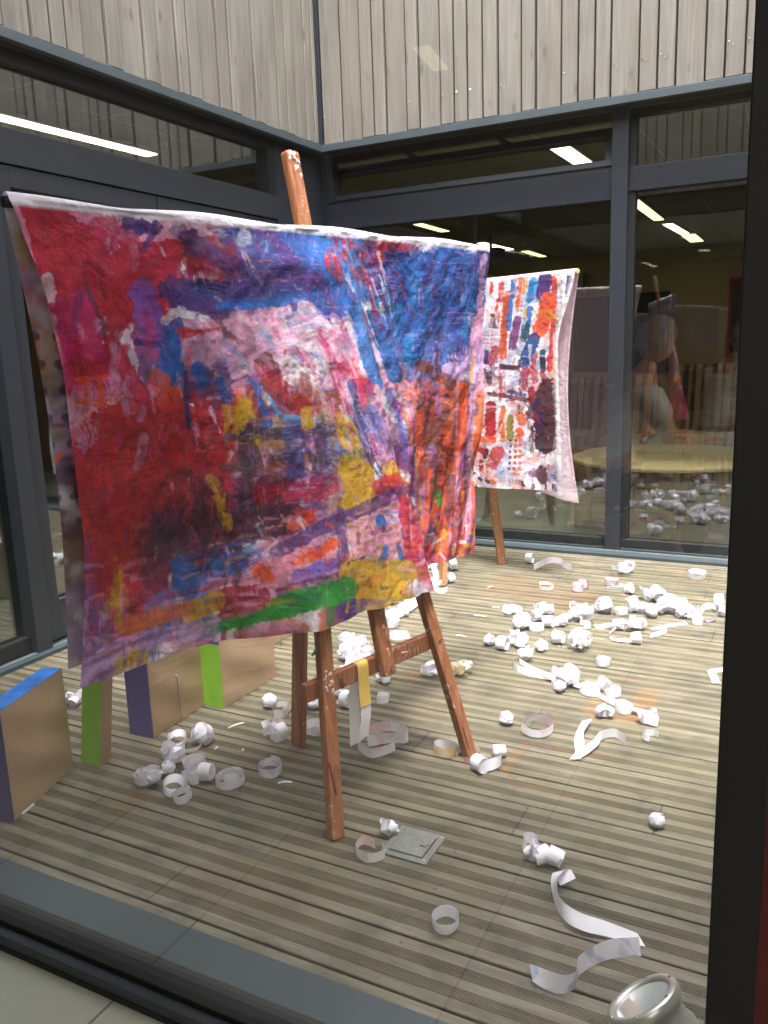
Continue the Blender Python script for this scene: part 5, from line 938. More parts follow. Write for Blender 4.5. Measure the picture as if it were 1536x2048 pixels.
LG, lnt, lbs = mat('spot_lens'); lbs.inputs['Base Color'].default_value = (.55, .60, .58, 1); lbs.inputs['Roughness'].default_value = .05; lbs.inputs['Metallic'].default_value = .0; lbs.inputs['Transmission Weight'].default_value = .35; lbs.inputs['IOR'].default_value = 1.5
MB().lathe([(0, -.0035), (.0455, -.0035)], 48, Ms).build('lens', LG, lab_t)
MB().lathe([(0, -.03), (.02, -.028), (.044, -.006)], 40, Ms).build('reflector', STEEL, lab_t, smooth_=True)
sc = MB()
for k in range(6): 
    q = 2 * PI * k / 6 + .3; MB().lathe([(0, .0046), (.002, .0042), (.0026, .0018)], 10, Ms @ Matrix.Translation((.0545 * math.cos(q), .0545 * math.sin(q), 0))).build('screw', STEEL, lab_t)
bb = ctr - axn * .09; MB().tube([Vector((bb.x + .01, bb.y + .01, .0)), Vector((bb.x, bb.y, bb.z))], [.035, .030], 24).lathe([(0, 0), (.06, 0), (.06, .006), (.04, .010), (0, .010)], 32, Matrix.Translation((bb.x + .01, bb.y + .01, .0))).build('stem', STEEL, lab_t, smooth_=True)
#@@PART3
# ------------------------------------------------------------------ paper curls
def paper(name, kind):
    M = bpy.data.materials.new(name); M.use_nodes = True; nt = M.node_tree; h = NT(nt); bs = nt.nodes['Principled BSDF']; out = nt.nodes['Material Output']
    co = h.n('TexCoord').outputs['Object']; n = h.noise(co, 30, 3); n2 = h.noise(co, 14, 3, .5, 1)
    c = h.ramp(n, [(.3, lin((236, 234, 243))), (.7, lin((248, 246, 252)))])
    oi = h.n('ObjectInfo').outputs['Random']
    if kind:
        cols = {'pink': (222, 130, 150), 'red': (206, 40, 50), 'yellow': (226, 190, 60), 'blue': (90, 130, 190), 'multi': (190, 60, 110)}
        g = h.n('NewGeometry'); k = h.ramp(n2, [(.48, (0, 0, 0)), (.58, (1, 1, 1))])
        amt = {'pink': .35, 'red': 1.0, 'yellow': 1.0, 'blue': .5, 'multi': .8}[kind]
        f = h.math('MULTIPLY', k, amt) if kind in ('pink', 'blue') else h.math('MULTIPLY', g.outputs['Backfacing'], h.math('MULTIPLY_ADD', k, .5, .5))
        cc = lin(cols[kind]) if kind != 'multi' else h.ramp(h.noise(co, 40, 2), [(.35, lin((60, 80, 150))), (.45, lin((206, 110, 80))), (.55, lin((200, 160, 190))), (.65, lin((60, 120, 170)))])
        c = h.mix(f, c, cc)
    h.link(c, bs.inputs['Base Color']); bs.inputs['Roughness'].default_value = .6; h.link(h.bump(n, .2, .002), bs.inputs['Normal'])
    tr = h.n('BsdfTranslucent'); h.link(c, tr.inputs['Color']); mx = h.n('MixShader'); mx.inputs[0].default_value = .3
    h.link(bs.outputs[0], mx.inputs[1]); h.link(tr.outputs[0], mx.inputs[2]); h.link(mx.outputs[0], out.inputs[0]); return M
PM = {k: paper('paper_' + (k or 'white'), k) for k in ('', 'pink', 'red', 'yellow', 'blue', 'multi')}
RW = .036
def rotm(axis, up=Vector((0, 0, 1))): return Vector(axis).normalized().to_track_quat('Z', 'Y').to_matrix()
def coil(mb, c, R, axis, r2, turns=1.5, w_=RW, grow=.12, start=None, ell=1.0, wob=.05, drift=0.0, n=None):
    Mx = rotm(axis); a0 = r2.uniform(0, 2 * PI) if start is None else start; n = n or int(26 * turns) + 2; pts = []; ws = []
    ph = r2.uniform(0, 6); tw = r2.uniform(-.12, .12)
    for i in range(n):
        t = i / (n - 1); a = a0 + t * turns * 2 * PI; rr = R * (1 - grow * (1 - t)) * (1 + wob * math.sin(2 * a + ph))
        p = Vector((math.cos(a) * rr, math.sin(a) * rr * ell, drift * w_ * (t - .5))); ww = Vector((math.cos(a) * tw, math.sin(a) * tw, 1)).normalized() * w_
        pts.append(c + Mx @ p); ws.append(Mx @ ww)
    mb.ribbon(pts, ws)
def strip(mb, pts, ws=None, w_=RW, seg=8):
    P = [Vector(p) for p in pts]; out = []; wo = []
    W = [Vector(q).normalized() * w_ for q in ws]
    for i in range(len(P) - 1):
        p0 = P[max(i - 1, 0)]; p1 = P[i]; p2 = P[i + 1]; p3 = P[min(i + 2, len(P) - 1)]
        for k in range(seg + (1 if i == len(P) - 2 else 0)):
            t = k / seg; out.append(.5 * ((2 * p1) + (p2 - p0) * t + (2 * p0 - 5 * p1 + 4 * p2 - p3) * t * t + (3 * p1 - p0 - 3 * p2 + p3) * t ** 3))
            q = W[i].lerp(W[i + 1], t); wo.append(q.normalized() * w_)
    mb.ribbon(out, wo)
UP = Vector((0, 0, 1)); SEEN = []
def settle(mb, z0=.001):
    z = min(v[2] for v in mb.v); mb.v = [(a, b, c - z + z0) for a, b, c in mb.v]
def curl(x, y, size, kind, label, col='', az=None, seed=None, name='paper_curl', group='curls of white paper ribbon strewn on the deck', lift=0):
    g = ground(x, y); D = dist(g); S = size * D / FPX; r2 = random.Random(seed if seed is not None else int(x * 7 + y * 13)); mb = MB(); c = Vector((g.x, g.y, 0))
    c = c + Vector((FV.x, FV.y, 0)).normalized() * S * .28; wv_ = RW * r2.uniform(.9, 1.08)
    if kind == 'ring':                                   # hoop standing on its edge like a cuff
        coil(mb, c, S * .54, (r2.uniform(-.14, .14), r2.uniform(-.14, .14), 1), r2, r2.uniform(1.3, 2.3), wv_ * .72, .18, drift=.3)
    elif kind == 'thin':
        coil(mb, c, S / 2, (r2.uniform(-.1, .1), r2.uniform(-.1, .1), 1), r2, r2.uniform(.6, .8), wv_ * .6, .1)
    elif kind == 'roll':                                 # tube lying on its side
        q = az if az is not None else r2.uniform(-.6, .6); coil(mb, c, max(S / 2, .012), (math.cos(q), math.sin(q), .05), r2, r2.uniform(1.8, 3), wv_ * 1.05, .25, drift=.25)
    elif kind == 'wheel':                                # hoop standing upright
        q = az if az is not None else r2.uniform(0, PI); coil(mb, c, S / 2, (math.cos(q), math.sin(q), .2), r2, r2.uniform(1.2, 2), wv_ * .8, .1, drift=.5)
    elif kind == 'ball':
        R = S * .5
        for k in range(7):
            ax = Vector((r2.gauss(0, 1), r2.gauss(0, 1), r2.gauss(0, 1))); coil(mb, c + Vector((r2.uniform(-.08, .08), r2.uniform(-.08, .08), r2.uniform(-.08, .08))) * R, R * r2.uniform(.72, .98), ax, r2, r2.uniform(.8, 1.2), min(wv_, R * 1.1) * r2.uniform(.7, 1), .2, ell=r2.uniform(.85, 1), wob=.05)
    elif kind in ('crumple', 'pile'):                    # loose wide curls lying against each other, with open loops trailing off
        R = S / 2; big = kind == 'pile'; n_ = 3 if not big else max(5, int(R * 150))
        for k in range(n_):
            q = r2.uniform(0, 2 * PI); rr = R * r2.uniform(.15, .6); o = Vector((math.cos(q) * rr, math.sin(q) * rr * .8, (r2.uniform(0, .6) * R * (1 - .8 * rr / R)) if big else r2.uniform(0, .15) * R))
            lay = r2.random(); a2 = r2.uniform(0, PI)
            ax = Vector((r2.uniform(-.25, .25), r2.uniform(-.25, .25), 1)) if lay < .45 else Vector((math.cos(a2), math.sin(a2), r2.uniform(-.3, .5)))
            rad = min(R * .62, r2.uniform(.018, .034)) if big else R * r2.uniform(.42, .66)
            coil(mb, c + o, max(rad, .011), ax, r2, r2.uniform(1.1, 2.3), wv_ * r2.uniform(.75, 1.0), .42, ell=r2.uniform(.8, 1), wob=.04, drift=r2.uniform(-.5, .5))
        for k in range(2 if not big else 4):             # open loops
            q = r2.uniform(0, 2 * PI); e = Vector((math.cos(q), math.sin(q), 0)); a0 = r2.uniform(0, 2 * PI); ra = R * r2.uniform(.45, .8); cc_ = c + e * R * r2.uniform(.2, .6); pts_ = []; ws_ = []; span = r2.uniform(2.2, 4.6); tilt_ = r2.uniform(-.7, .7)
            for i in range(22):
                t = i / 21; a_ = a0 + span * t; rad = ra * (1 - .35 * t); pts_.append(cc_ + Vector((math.cos(a_) * rad, math.sin(a_) * rad, .012 + (R * .5 if big else .006) * math.sin(t * PI)))); ws_.append(Vector((math.cos(a_) * tilt_ * math.sin(t * 5), math.sin(a_) * tilt_ * math.sin(t * 5), 1)).normalized() * wv_ * .8)
            mb.ribbon(pts_, ws_)
    elif kind == 'scurl':                                # two loops joined by a wavy length
        q = az if az is not None else r2.uniform(0, PI); e = Vector((math.cos(q), math.sin(q), 0)); f = Vector((-e.y, e.x, 0)); R = S * .24
        coil(mb, c - e * S * .26, R, (.1, .1, 1), r2, 1.4, wv_, .25); coil(mb, c + e * S * .26, R * .9, (-.1, .1, 1), r2, 1.2, wv_, .2)
        strip(mb, [c - e * S * .26 + f * R, c + f * R * .4, c - f * R * .4, c + e * S * .3 - f * R], [UP, UP + f * .3, UP, UP], wv_)
    elif kind == 'tangle':                               # airy knot of narrow loops
        R = S / 2
        for k in range(7):
            ax = Vector((r2.gauss(0, .5), r2.gauss(0, .5), r2.uniform(.2, 1))); o = Vector((r2.uniform(-.5, .5), r2.uniform(-.35, .35), r2.uniform(-.1, .2))) * R
            coil(mb, c + o, R * r2.uniform(.4, .75), ax, r2, r2.uniform(.8, 1.5), wv_ * .45, .2, wob=.1)
        coil(mb, c, R * .45, (0.3, .2, 1), r2, 1.5, wv_, .3)
    settle(mb, .0012)
    if lift: mb.v = [(a, b, q + lift) for a, b, q in mb.v]
    o = mb.build(name, PM[col], smooth_=True, origin=(g.x, g.y, 0)); tag(o, label, 'paper curl' if name != 'paper_ball' else 'paper ball', group); return o
C_ = [
 # far strip by the threshold
 (1060, 1128, 20, 'roll', 'tiny tight roll of paper beside the arched strip, near the small easel leg', ''), (1254, 1152, 50, 'crumple', 'pointed tangle of folded paper lying before the far mullion', ''),
 (1092, 1180, 36, 'thin', 'thin flat twist of paper on the rusty stain, behind the far row', ''), (1164, 1184, 50, 'scurl', 'folded curl painted pink and orange inside, joined to a small ring', 'multi'), (1224, 1173, 26, 'ring', 'little upright ring with blue and orange painted inside', 'multi'),
 (1262, 1190, 22, 'crumple', 'small knobbly roll on the dull floor plate', ''), (1397, 1160, 34, 'ring', 'open oval ring alone at the far right, near the far sill', ''), (1441, 1224, 36, 'roll', 'thick roll with spiral end against the black jamb, far right', ''), (1446, 1234, 26, 'crumple', 'folded strip just below the thick roll at the black jamb', ''),
 # upper row
 (1026, 1232, 38, 'crumple', 'leftmost bundle of the upper row of curls', ''), (1095, 1234, 48, 'crumple', 'wide twisted bundle in the upper row, second from its left end', ''), (1075, 1244, 24, 'wheel', 'small hoop tucked under the wide twisted bundle', ''), (1160, 1246, 56, 'pile', 'tall white heap in the middle of the upper row', ''), (1212, 1230, 36, 'ball', 'round balled curl right of the tall white heap', ''),
 (1245, 1232, 27, 'ring', 'tidy ring standing up between two bundles of the upper row', ''), (1266, 1226, 30, 'wheel', 'hoop leaning beside the tidy ring of the upper row', ''), (1290, 1228, 36, 'crumple', 'creased bundle left of the biggest heap', ''), (1316, 1205, 50, 'pile', 'high back part of the biggest heap', ''), (1336, 1232, 62, 'pile', 'front middle of the biggest heap', ''), (1362, 1222, 50, 'crumple', 'upright folded end on top of the biggest heap', ''), (1376, 1240, 52, 'pile', 'right shoulder of the biggest heap', ''), (1398, 1250, 44, 'scurl', 'loose loops spilling off the right of the biggest heap', 'pink'), (1420, 1246, 34, 'wheel', 'pinkish hoop at the right tip of the biggest heap', 'pink'), (1306, 1238, 30, 'ball', 'rounded curl at the left foot of the biggest heap', ''),
 # second row
 (1046, 1262, 46, 'pile', 'large creased bundle at the left of the second row', ''), (1075, 1266, 28, 'ring', 'upright cylinder curl in the second row, beside the large creased bundle', ''), (1097, 1256, 24, 'roll', 'open mouthed roll between two bundles of the second row', ''), (1122, 1254, 36, 'crumple', 'pointed bundle in the second row under the tall white heap', ''), (1171, 1258, 28, 'thin', 'shallow open coil like a dish, right of the pointed bundle', ''), (1240, 1262, 34, 'tangle', 'looping ribbon left of the cone, in the second row', 'pink'), (1278, 1266, 44, 'crumple', 'upright ribbed bundle in the second row below the biggest heap', ''), (1274, 1290, 26, 'roll', 'cone shaped roll pointing at the viewer', ''),
 # third row
 (983, 1292, 30, 'crumple', 'faceted lump at the far left of the third row', 'pink'), (1006, 1302, 30, 'roll', 'short open tube in the third row', ''), (1036, 1298, 44, 'pile', 'wide soft bundle in the middle left of the third row', ''), (1089, 1306, 38, 'crumple', 'boxy folded bundle in the third row', ''), (1118, 1290, 28, 'roll', 'roll at the head of the flat oval coil', ''), (1162, 1306, 56, 'tangle', 'flat oval coil at the right end of the third row', ''), (1056, 1325, 36, 'crumple', 'bundle from which two long tails run down right', ''), (1208, 1334, 27, 'ring', 'lone stacked ring right of the third row', ''),
 # chain running down to the orange mark
 (1137, 1375, 56, 'pile', 'round bundle of coils at the head of the chain by the orange mark', ''), (1120, 1386, 30, 'tangle', 'thin hoops on the left of the round bundle of coils', ''), (1182, 1392, 38, 'ring', 'wide loop on the upper left of the orange mark', ''), (1210, 1384, 26, 'wheel', 'upright loop on the upper edge of the orange mark', ''), (1230, 1402, 46, 'scurl', 'wavy double loop crossing the orange mark', 'pink'), (1250, 1428, 36, 'ring', 'round cup shaped coil at the lower orange mark', ''), (1214, 1440, 42, 'tangle', 'knotted tangle on the lower left of the orange mark', ''), (1299, 1456, 46, 'crumple', 'folded tuft right of the orange mark', ''), (1306, 1484, 36, 'thin', 'half hoop standing below the folded tuft', 'blue'),
 (1014, 1454, 30, 'ball', 'small tight ball left of the striped coil', ''), (1077, 1472, 62, 'ring', 'large striped coil standing left of the V shaped strip', 'pink'), (892, 1516, 42, 'ring', 'ring painted yellow inside, left of the easel foot', 'yellow'), (938, 1524, 52, 'thin', 'ring painted red inside, round the easel foot', 'red'), (960, 1546, 32, 'roll', 'white roll at the left end of the S shaped ribbon', ''), (1000, 1518, 26, 'roll', 'white roll at the upper end of the S shaped ribbon', ''),
 (1317, 1660, 34, 'ball', 'lone round paper ball on the right of the deck', ''), (1066, 1726, 44, 'crumple', 'knotted bundle at the left of the two wheels', ''), (1086, 1732, 36, 'wheel', 'middle paper wheel lying against the knotted bundle', ''), (1112, 1736, 36, 'wheel', 'right hand paper wheel nearest the long white strip', ''), (893, 1866, 52, 'ring', 'neat single ring alone at the front of the deck', ''), (780, 1676, 36, 'crumple', 'small knot at the corner of the steel socket plate', ''),
 # behind and between the easel legs
 (702, 1304, 52, 'pile', 'rounded top heap between the left leg and the mast', ''), (722, 1322, 74, 'pile', 'bright heap behind the crossbar', ''), (690, 1326, 40, 'crumple', 'left edge of the heap behind the crossbar', ''), (800, 1284, 42, 'ring', 'open ring with a pinkish inside, right of the mast', 'pink'), (782, 1256, 48, 'pile', 'heap touching the right side of the mast', ''), (804, 1238, 44, 'crumple', 'twisted bundle between mast and right leg', ''), (784, 1210, 26, 'ball', 'little rounded roll under the hem, right of the mast', ''), (746, 1204, 30, 'roll', 'ribbed roll under the hem, left of the mast', ''), (822, 1218, 34, 'crumple', 'knot where the ribbon meets the right easel leg', 'pink'), (766, 1372, 46, 'pile', 'bundle just below the foot of the mast', ''), (766, 1410, 24, 'ring', 'small cup curl alone below the mast', ''), (694, 1418, 34, 'roll', 'open cone beside the hanging strip', ''), (704, 1360, 52, 'pile', 'bundle under the left part of the crossbar', ''),
 (650, 1368, 44, 'pile', 'bundle showing right of the left easel leg', ''), (862, 1356, 46, 'tangle', 'hoop and folded tail left of the right easel leg', ''), (920, 1356, 56, 'tangle', 'wiry tangle of thin loops right of the right easel leg', 'yellow'), (878, 1172, 34, 'ring', 'ring round the foot of the paler easel', ''), (896, 1166, 28, 'crumple', 'folded bit beside the foot of the paler easel', ''), (906, 1142, 28, 'wheel', 'loop just under the right hem corner of the big cloth', ''), (868, 1140, 26, 'crumple', 'scrap under the right hem of the big cloth', ''),
 (539, 1420, 34, 'ball', 'ball with blue and pink streaks beside the third panel', 'blue'), (562, 1428, 42, 'thin', 'loose hoop right of the streaked ball', 'pink'), (600, 1430, 40, 'crumple', 'bundle touching the rear easel leg', ''), (546, 1484, 58, 'crumple', 'big folded cone with a coil, left of the rear easel leg', 'pink'), (556, 1484, 32, 'ring', 'coil mouth in front of the big folded cone', ''), (630, 1470, 42, 'ring', 'coil seen between the rear leg and the left leg', ''), (632, 1420, 46, 'pile', 'heap seen between the rear leg and the left leg', ''), (668, 1400, 34, 'tangle', 'edge on loops just right of the left easel leg', ''),
 # left group before the panels
 (402, 1494, 52, 'ball', 'large balled bundle nearest the purple sided panel', ''), (354, 1500, 36, 'wheel', 'hoop left of the large balled bundle', ''), (346, 1532, 50, 'pile', 'bright bundle in the middle of the left group', ''), (292, 1570, 50, 'ring', 'big leaning ring at the left of the left group', 'pink'), (300, 1576, 48, 'crumple', 'faceted white lump inside the big leaning ring', ''), (388, 1544, 42, 'ring', 'ring stained pink inside, behind the left group', 'pink'), (334, 1552, 34, 'tangle', 'bow of small loops in the left group', ''), (346, 1596, 40, 'wheel', 'large upright hoop in front of the left group', ''), (378, 1574, 40, 'scurl', 'stepped fold in front of the left group', ''), (412, 1566, 38, 'roll', 'rolled end pointing right, in the left group', ''), (459, 1576, 56, 'ring', 'wide coil right of the left group, with a small coil inside', ''), (462, 1566, 30, 'ring', 'small coil nested in the wide coil', ''), (363, 1608, 36, 'ring', 'short clean cylinder at the very front of the left group', ''), (539, 1554, 48, 'ring', 'round double coil alone, right of the left group', 'blue'),
 (146, 1414, 42, 'crumple', 'bright folded scrap behind the blue topped panel', ''), (170, 1394, 30, 'thin', 'faint hoop behind the blue topped panel', ''),
]
for k, (x, y, sz, kind, lb, col) in enumerate(C_):
    curl(x, y, sz, kind, lb[0].upper() * 0 + 'white paper ' + lb if not lb.startswith('paper') else lb, col, seed=100 + k, name='paper_ball' if kind == 'ball' else 'paper_curl')
# long strips with a path of their own: (px, py, height) and the way the width points
def px(x, y, z=0.0): return ground(x, y, z)
def sheet(name, pts, ws, label, col='', w_=RW, seg=8, shift=0, grp='long strips of paper on the deck'):
    mb = MB(); P = [px(*p) if len(p) == 3 else px(*p, .004) for p in pts]; strip(mb, P, ws, w_, seg)
    o = mb.build(name, PM[col], smooth_=True, origin=(P[0].x, P[0].y, 0)); tag(o, label, 'paper strip', grp); return o
H = Vector((1, 0, 0)); V = UP
R0 = Vector((RV.x, RV.y, 0)).normalized(); F0 = Vector((FV.x, FV.y, 0)).normalized()
sheet('paper_strip', [(1136, 1764, .02), (1122, 1742, .03), (1110, 1772, .03), (1122, 1815, .028), (1160, 1842, .022), (1215, 1858, .012), (1283, 1880, .006)],
      [UP * .5 + R0, R0 + UP * .2, UP + R0 * .3, UP * .8 + F0 * .6, F0 + UP * .5, F0 + UP * .25, F0 * 1 + R0 * -.1], 'broad white strip curving across the front right of the deck', '', .040)
sheet('paper_strip', [(1280, 1893, .012), (1215, 1900, .02), (1160, 1930, .022), (1150, 1960, .022), (1115, 1968, .022), (1062, 1945, .014)], [F0 * .6 + UP, UP + F0 * .5, UP + F0 * .3, UP, UP + F0 * .3, UP * .3 + F0], 'wavy shaded strip running left from the end of the broad white strip', 'blue', .036)
sheet('paper_strip', [(1174, 1440, .02), (1158, 1470, .02), (1160, 1500, .012), (1150, 1518, .008)], [R0 + UP * .2, R0 + UP * .6, R0 * 1 + F0 * .5, R0], 'left arm of the V shaped folded strip', '', .034)
sheet('paper_strip', [(1150, 1518, .008), (1172, 1500, .018), (1192, 1484, .022), (1204, 1470, .022), (1230, 1466, .020), (1252, 1480, .014)], [R0 * .6 + F0 * .4, F0 + UP * .5, F0 + UP * .4, UP, UP, UP], 'right arm of the V shaped strip ending in a standing curl', 'pink', .030)
sheet('paper_strip', [(958, 1536, .022), (985, 1528, .022), (1002, 1520, .02), (1000, 1505, .02), (990, 1500, .02)], [UP, UP + F0 * .4, UP, UP, UP], 'S shaped ribbon joining two rolls beside the easel foot', '', .034)
sheet('paper_strip', [(765, 1690, .03), (768, 1708, .018), (735, 1716, .016), (712, 1700, .016), (725, 1680, .016), (750, 1688, .016)], [UP, UP, UP, UP, UP, UP], 'wide loop of ribbon at the left corner of the steel socket plate', 'pink', .026)
sheet('paper_strip', [(1303, 1258), (1335, 1252), (1373, 1246)], [F0, F0, F0], 'straight flat strip under the biggest heap', '', .03); sheet('paper_strip', [(1190, 1252), (1205, 1253), (1222, 1248)], [F0 + UP * .3, F0 + UP * .5, F0], 'short flat strip left of the looping ribbon', '', .03)
sheet('paper_strip', [(1232, 1255, .02), (1218, 1268, .01), (1226, 1278, .01), (1268, 1282, .008)], [UP, UP, UP * .7 + F0, UP + F0], 'thin strip with a red edge left of the cone', 'pink', .014); sheet('paper_strip', [(1300, 1272, .014), (1320, 1266, .014), (1334, 1260, .014)], [UP, UP + F0 * .3, UP], 'short pink smeared strip right of the cone', 'pink', .022)
sheet('paper_strip', [(1026, 1320, .01), (1032, 1335, .012), (1075, 1350, .01), (1110, 1356, .012)], [UP, UP, UP * .5 + F0, F0 + UP * .4], 'outer tail running from the third row to the chain', '', .028); sheet('paper_strip', [(1040, 1322, .03), (1070, 1340, .02), (1115, 1355, .03)], [F0 + UP * .3, F0 + UP * .4, F0], 'inner straight tail running from the third row to the chain', '', .030)
sheet('paper_strip', [(1146, 1366, .02), (1166, 1374, .012), (1200, 1392, .008), (1240, 1412, .012)], [F0 + UP * .5, F0 + UP * .2, F0 + UP * .2, F0 + UP * .5], 'ribbon linking the round bundle to the orange mark', '', .032); sheet('paper_strip', [(1262, 1416, .02), (1290, 1424, .016), (1308, 1432, .02)], [F0, F0 + UP * .1, F0 + UP * .4], 'flat length between the cup shaped coil and the folded tuft', '', .030)
sheet('paper_strip', [(1452, 1338), (1440, 1340), (1422, 1342)], [F0, F0, F0], 'upper arm of the bent strip at the black jamb', '', .034); sheet('paper_strip', [(1422, 1342, .005), (1428, 1354, .005), (1433, 1366, .005)], [R0, R0, R0], 'lower arm of the bent strip at the black jamb', '', .028)
sheet('paper_strip', [(1068, 1134, .02), (1080, 1128, .035), (1100, 1120, .045), (1120, 1122, .04), (1128, 1130, .022), (1143, 1134, .02)], [UP, UP, UP, UP, UP, UP], 'arched ribbon standing on the far deck between two cuffs', 'pink', .036)
sheet('paper_strip', [(752, 1206, .03), (778, 1190, .04), (806, 1186, .04), (830, 1196, .03), (856, 1198, .03)], [UP + F0, F0 + UP * .6, F0 + UP * .3, F0 + UP * .4, UP + F0], 'broad ribbon waving from the mast to the right easel leg', '', .040); sheet('paper_strip', [(778, 1240, .02), (806, 1226, .02), (830, 1210, .02), (852, 1188, .03)], [F0 + UP * .5, F0 + UP * .3, F0 + UP * .5, UP + F0], 'second ribbon slanting up to the right easel leg', '', .036); sheet('paper_strip', [(866, 1130, .05), (872, 1150, .03), (868, 1170, .02), (880, 1182, .016), (895, 1178, .016)], [UP + R0, R0 + UP * .3, R0 + UP, UP, UP], 'ribbon hanging from under the right hem to the paler easel foot', '', .03)
sheet('paper_strip', [(548, 1430, .02), (570, 1426, .02), (580, 1410, .024), (596, 1396, .02)], [UP, UP + R0 * .2, UP, UP], 'ribbon sweeping up right from the streaked ball', 'pink', .030)
sheet('paper_strip', [(372, 1502, .01), (392, 1498, .006), (404, 1488, .01)], [UP, UP, UP], 'thin edge on strip linking two bundles of the left group', '', .012)
for x0, y0, x1, y1, lb in ((456, 1456, 488, 1445, 'narrow snippet right of the large balled bundle'), (556, 1566, 584, 1564, 'narrow straight snippet below the lone double coil'), (428, 1500, 436, 1494, 'tiny crumb right of the left group'), (483, 1501, 487, 1500, 'white crumb on the brown stain'),
                           (949, 1231, 972, 1233, 'narrow snippet left of the upper row'), (975, 1176, 985, 1172, 'narrow snippet on the boards left of the rusty stain'), (912, 1270, 932, 1273, 'narrow snippet right of the right easel leg'), (1117, 1287, 1119, 1295, 'short upright snippet in the third row'), (984, 1214, 1000, 1216, 'faint snippet above the upper row left end')):
    A = px(x0, y0, .004); B = px(x1, y1, .004); mb = MB(); strip(mb, [A, (A + B) / 2 + UP * .003, B], [F0, F0 + UP * .2, F0], .007 if 'crumb' not in lb else .010)
    tag(mb.build('paper_snippet', PM[''], origin=(A.x, A.y, 0)), lb, 'paper snippet', 'tiny paper snippets on the deck')
# the strip hung over the crossbar, its end coiling on the boards
cbp = P1(-.078, .37, -.026); fn1 = n1_
top = cbp + Vector((0, 0, .029)); mb = MB(); wl = d1
strip(mb, [top + fn1 * -.018 + Vector((0, 0, -.25)) - d1 * .01, top + fn1 * -.016 + Vector((0, 0, -.10)) - d1 * .008, top + fn1 * -.014 + Vector((0, 0, -.01)), top, top + fn1 * .014 + Vector((0, 0, -.008)), top + fn1 * .016 + Vector((0, 0, -.07)), top + fn1 * .024 + Vector((0, 0, -.15)) - d1 * .004, top + fn1 * .022 + Vector((0, 0, -.215)) - d1 * .018], [wl] * 8, .040, 8)
hs_ = mb.build('hanging_strip', PM[''], smooth_=True, origin=top); tag(hs_, 'long paper strip hung over the easel crossbar, its upper end painted yellow', 'paper strip')
yb = MB(); strip(yb, [top + fn1 * -.0155 + Vector((0, 0, -.008)), top + Vector((0, 0, .0012)), top + fn1 * .0155 + Vector((0, 0, -.008)), top + fn1 * .0175 + Vector((0, 0, -.07)), top + fn1 * .0245 + Vector((0, 0, -.125)) - d1 * .002], [wl] * 5, .0404, 8)
yb.build('yellow_paint', simple('yellow_paper_paint', (222, 186, 92), .6, 0, .12, 30), hs_, smooth_=True)
base_ = top + Vector((0, 0, -.255)); bz = ground(735, 1490)
sheet('paper_coil', [(716, 1490, .02), (740, 1506, .018), (772, 1500, .018), (790, 1492, .018)], [UP, UP, UP, UP], 'lower loop of the coil under the hanging strip', 'pink', .032, grp='coils under the hanging strip')
sheet('paper_coil', [(716, 1478, .045), (735, 1462, .05), (775, 1452, .05), (812, 1462, .04), (812, 1476, .035), (780, 1476, .03), (735, 1482, .03)], [UP, UP, UP, UP, UP, UP, UP + F0 * .3], 'upper loop of the coil under the hanging strip', 'pink', .034, grp='coils under the hanging strip')

# ------------------------------------------------------------------ people at a table in the near room (the pane mirrors them faintly)
SKIN = simple('skin', (206, 160, 138), .5, 0, .04, 20); SHIRT = simple('white_cotton_shirt', (226, 226, 222), .8, 0, .05, 14, .3); HAIR = simple('grey_hair', (150, 146, 138), .7, 0, .2, 60, .4, (1, 1, .2)); TROU = simple('dark_trousers', (40, 42, 52), .8)
def back_of(x, y, D):                                  # a spot in the near room, as the pane shows it
    p = CAM + ray(x, y) * (D / FPX); return Vector((p.x, -7.418 - p.y, p.z))
def skin_mesh(name, nodes, edges, radii, mt, parent, base, sub=2):
    me = bpy.data.meshes.new(name); me.from_pydata([tuple(Vector(p) - base) for p in nodes], edges, []); o = bpy.data.objects.new(name, me); COL.objects.link(o)
    sk = o.modifiers.new('skin', 'SKIN'); sk.use_smooth_shade = True
    for v, r_ in zip(me.skin_vertices[0].data, radii): v.radius = r_ if isinstance(r_, tuple) else (r_, r_)
    me.skin_vertices[0].data[0].use_root = True
    sb = o.modifiers.new('sub', 'SUBSURF'); sb.levels = sub; sb.render_levels = sub
    me.materials.append(mt); o.parent = parent; return o
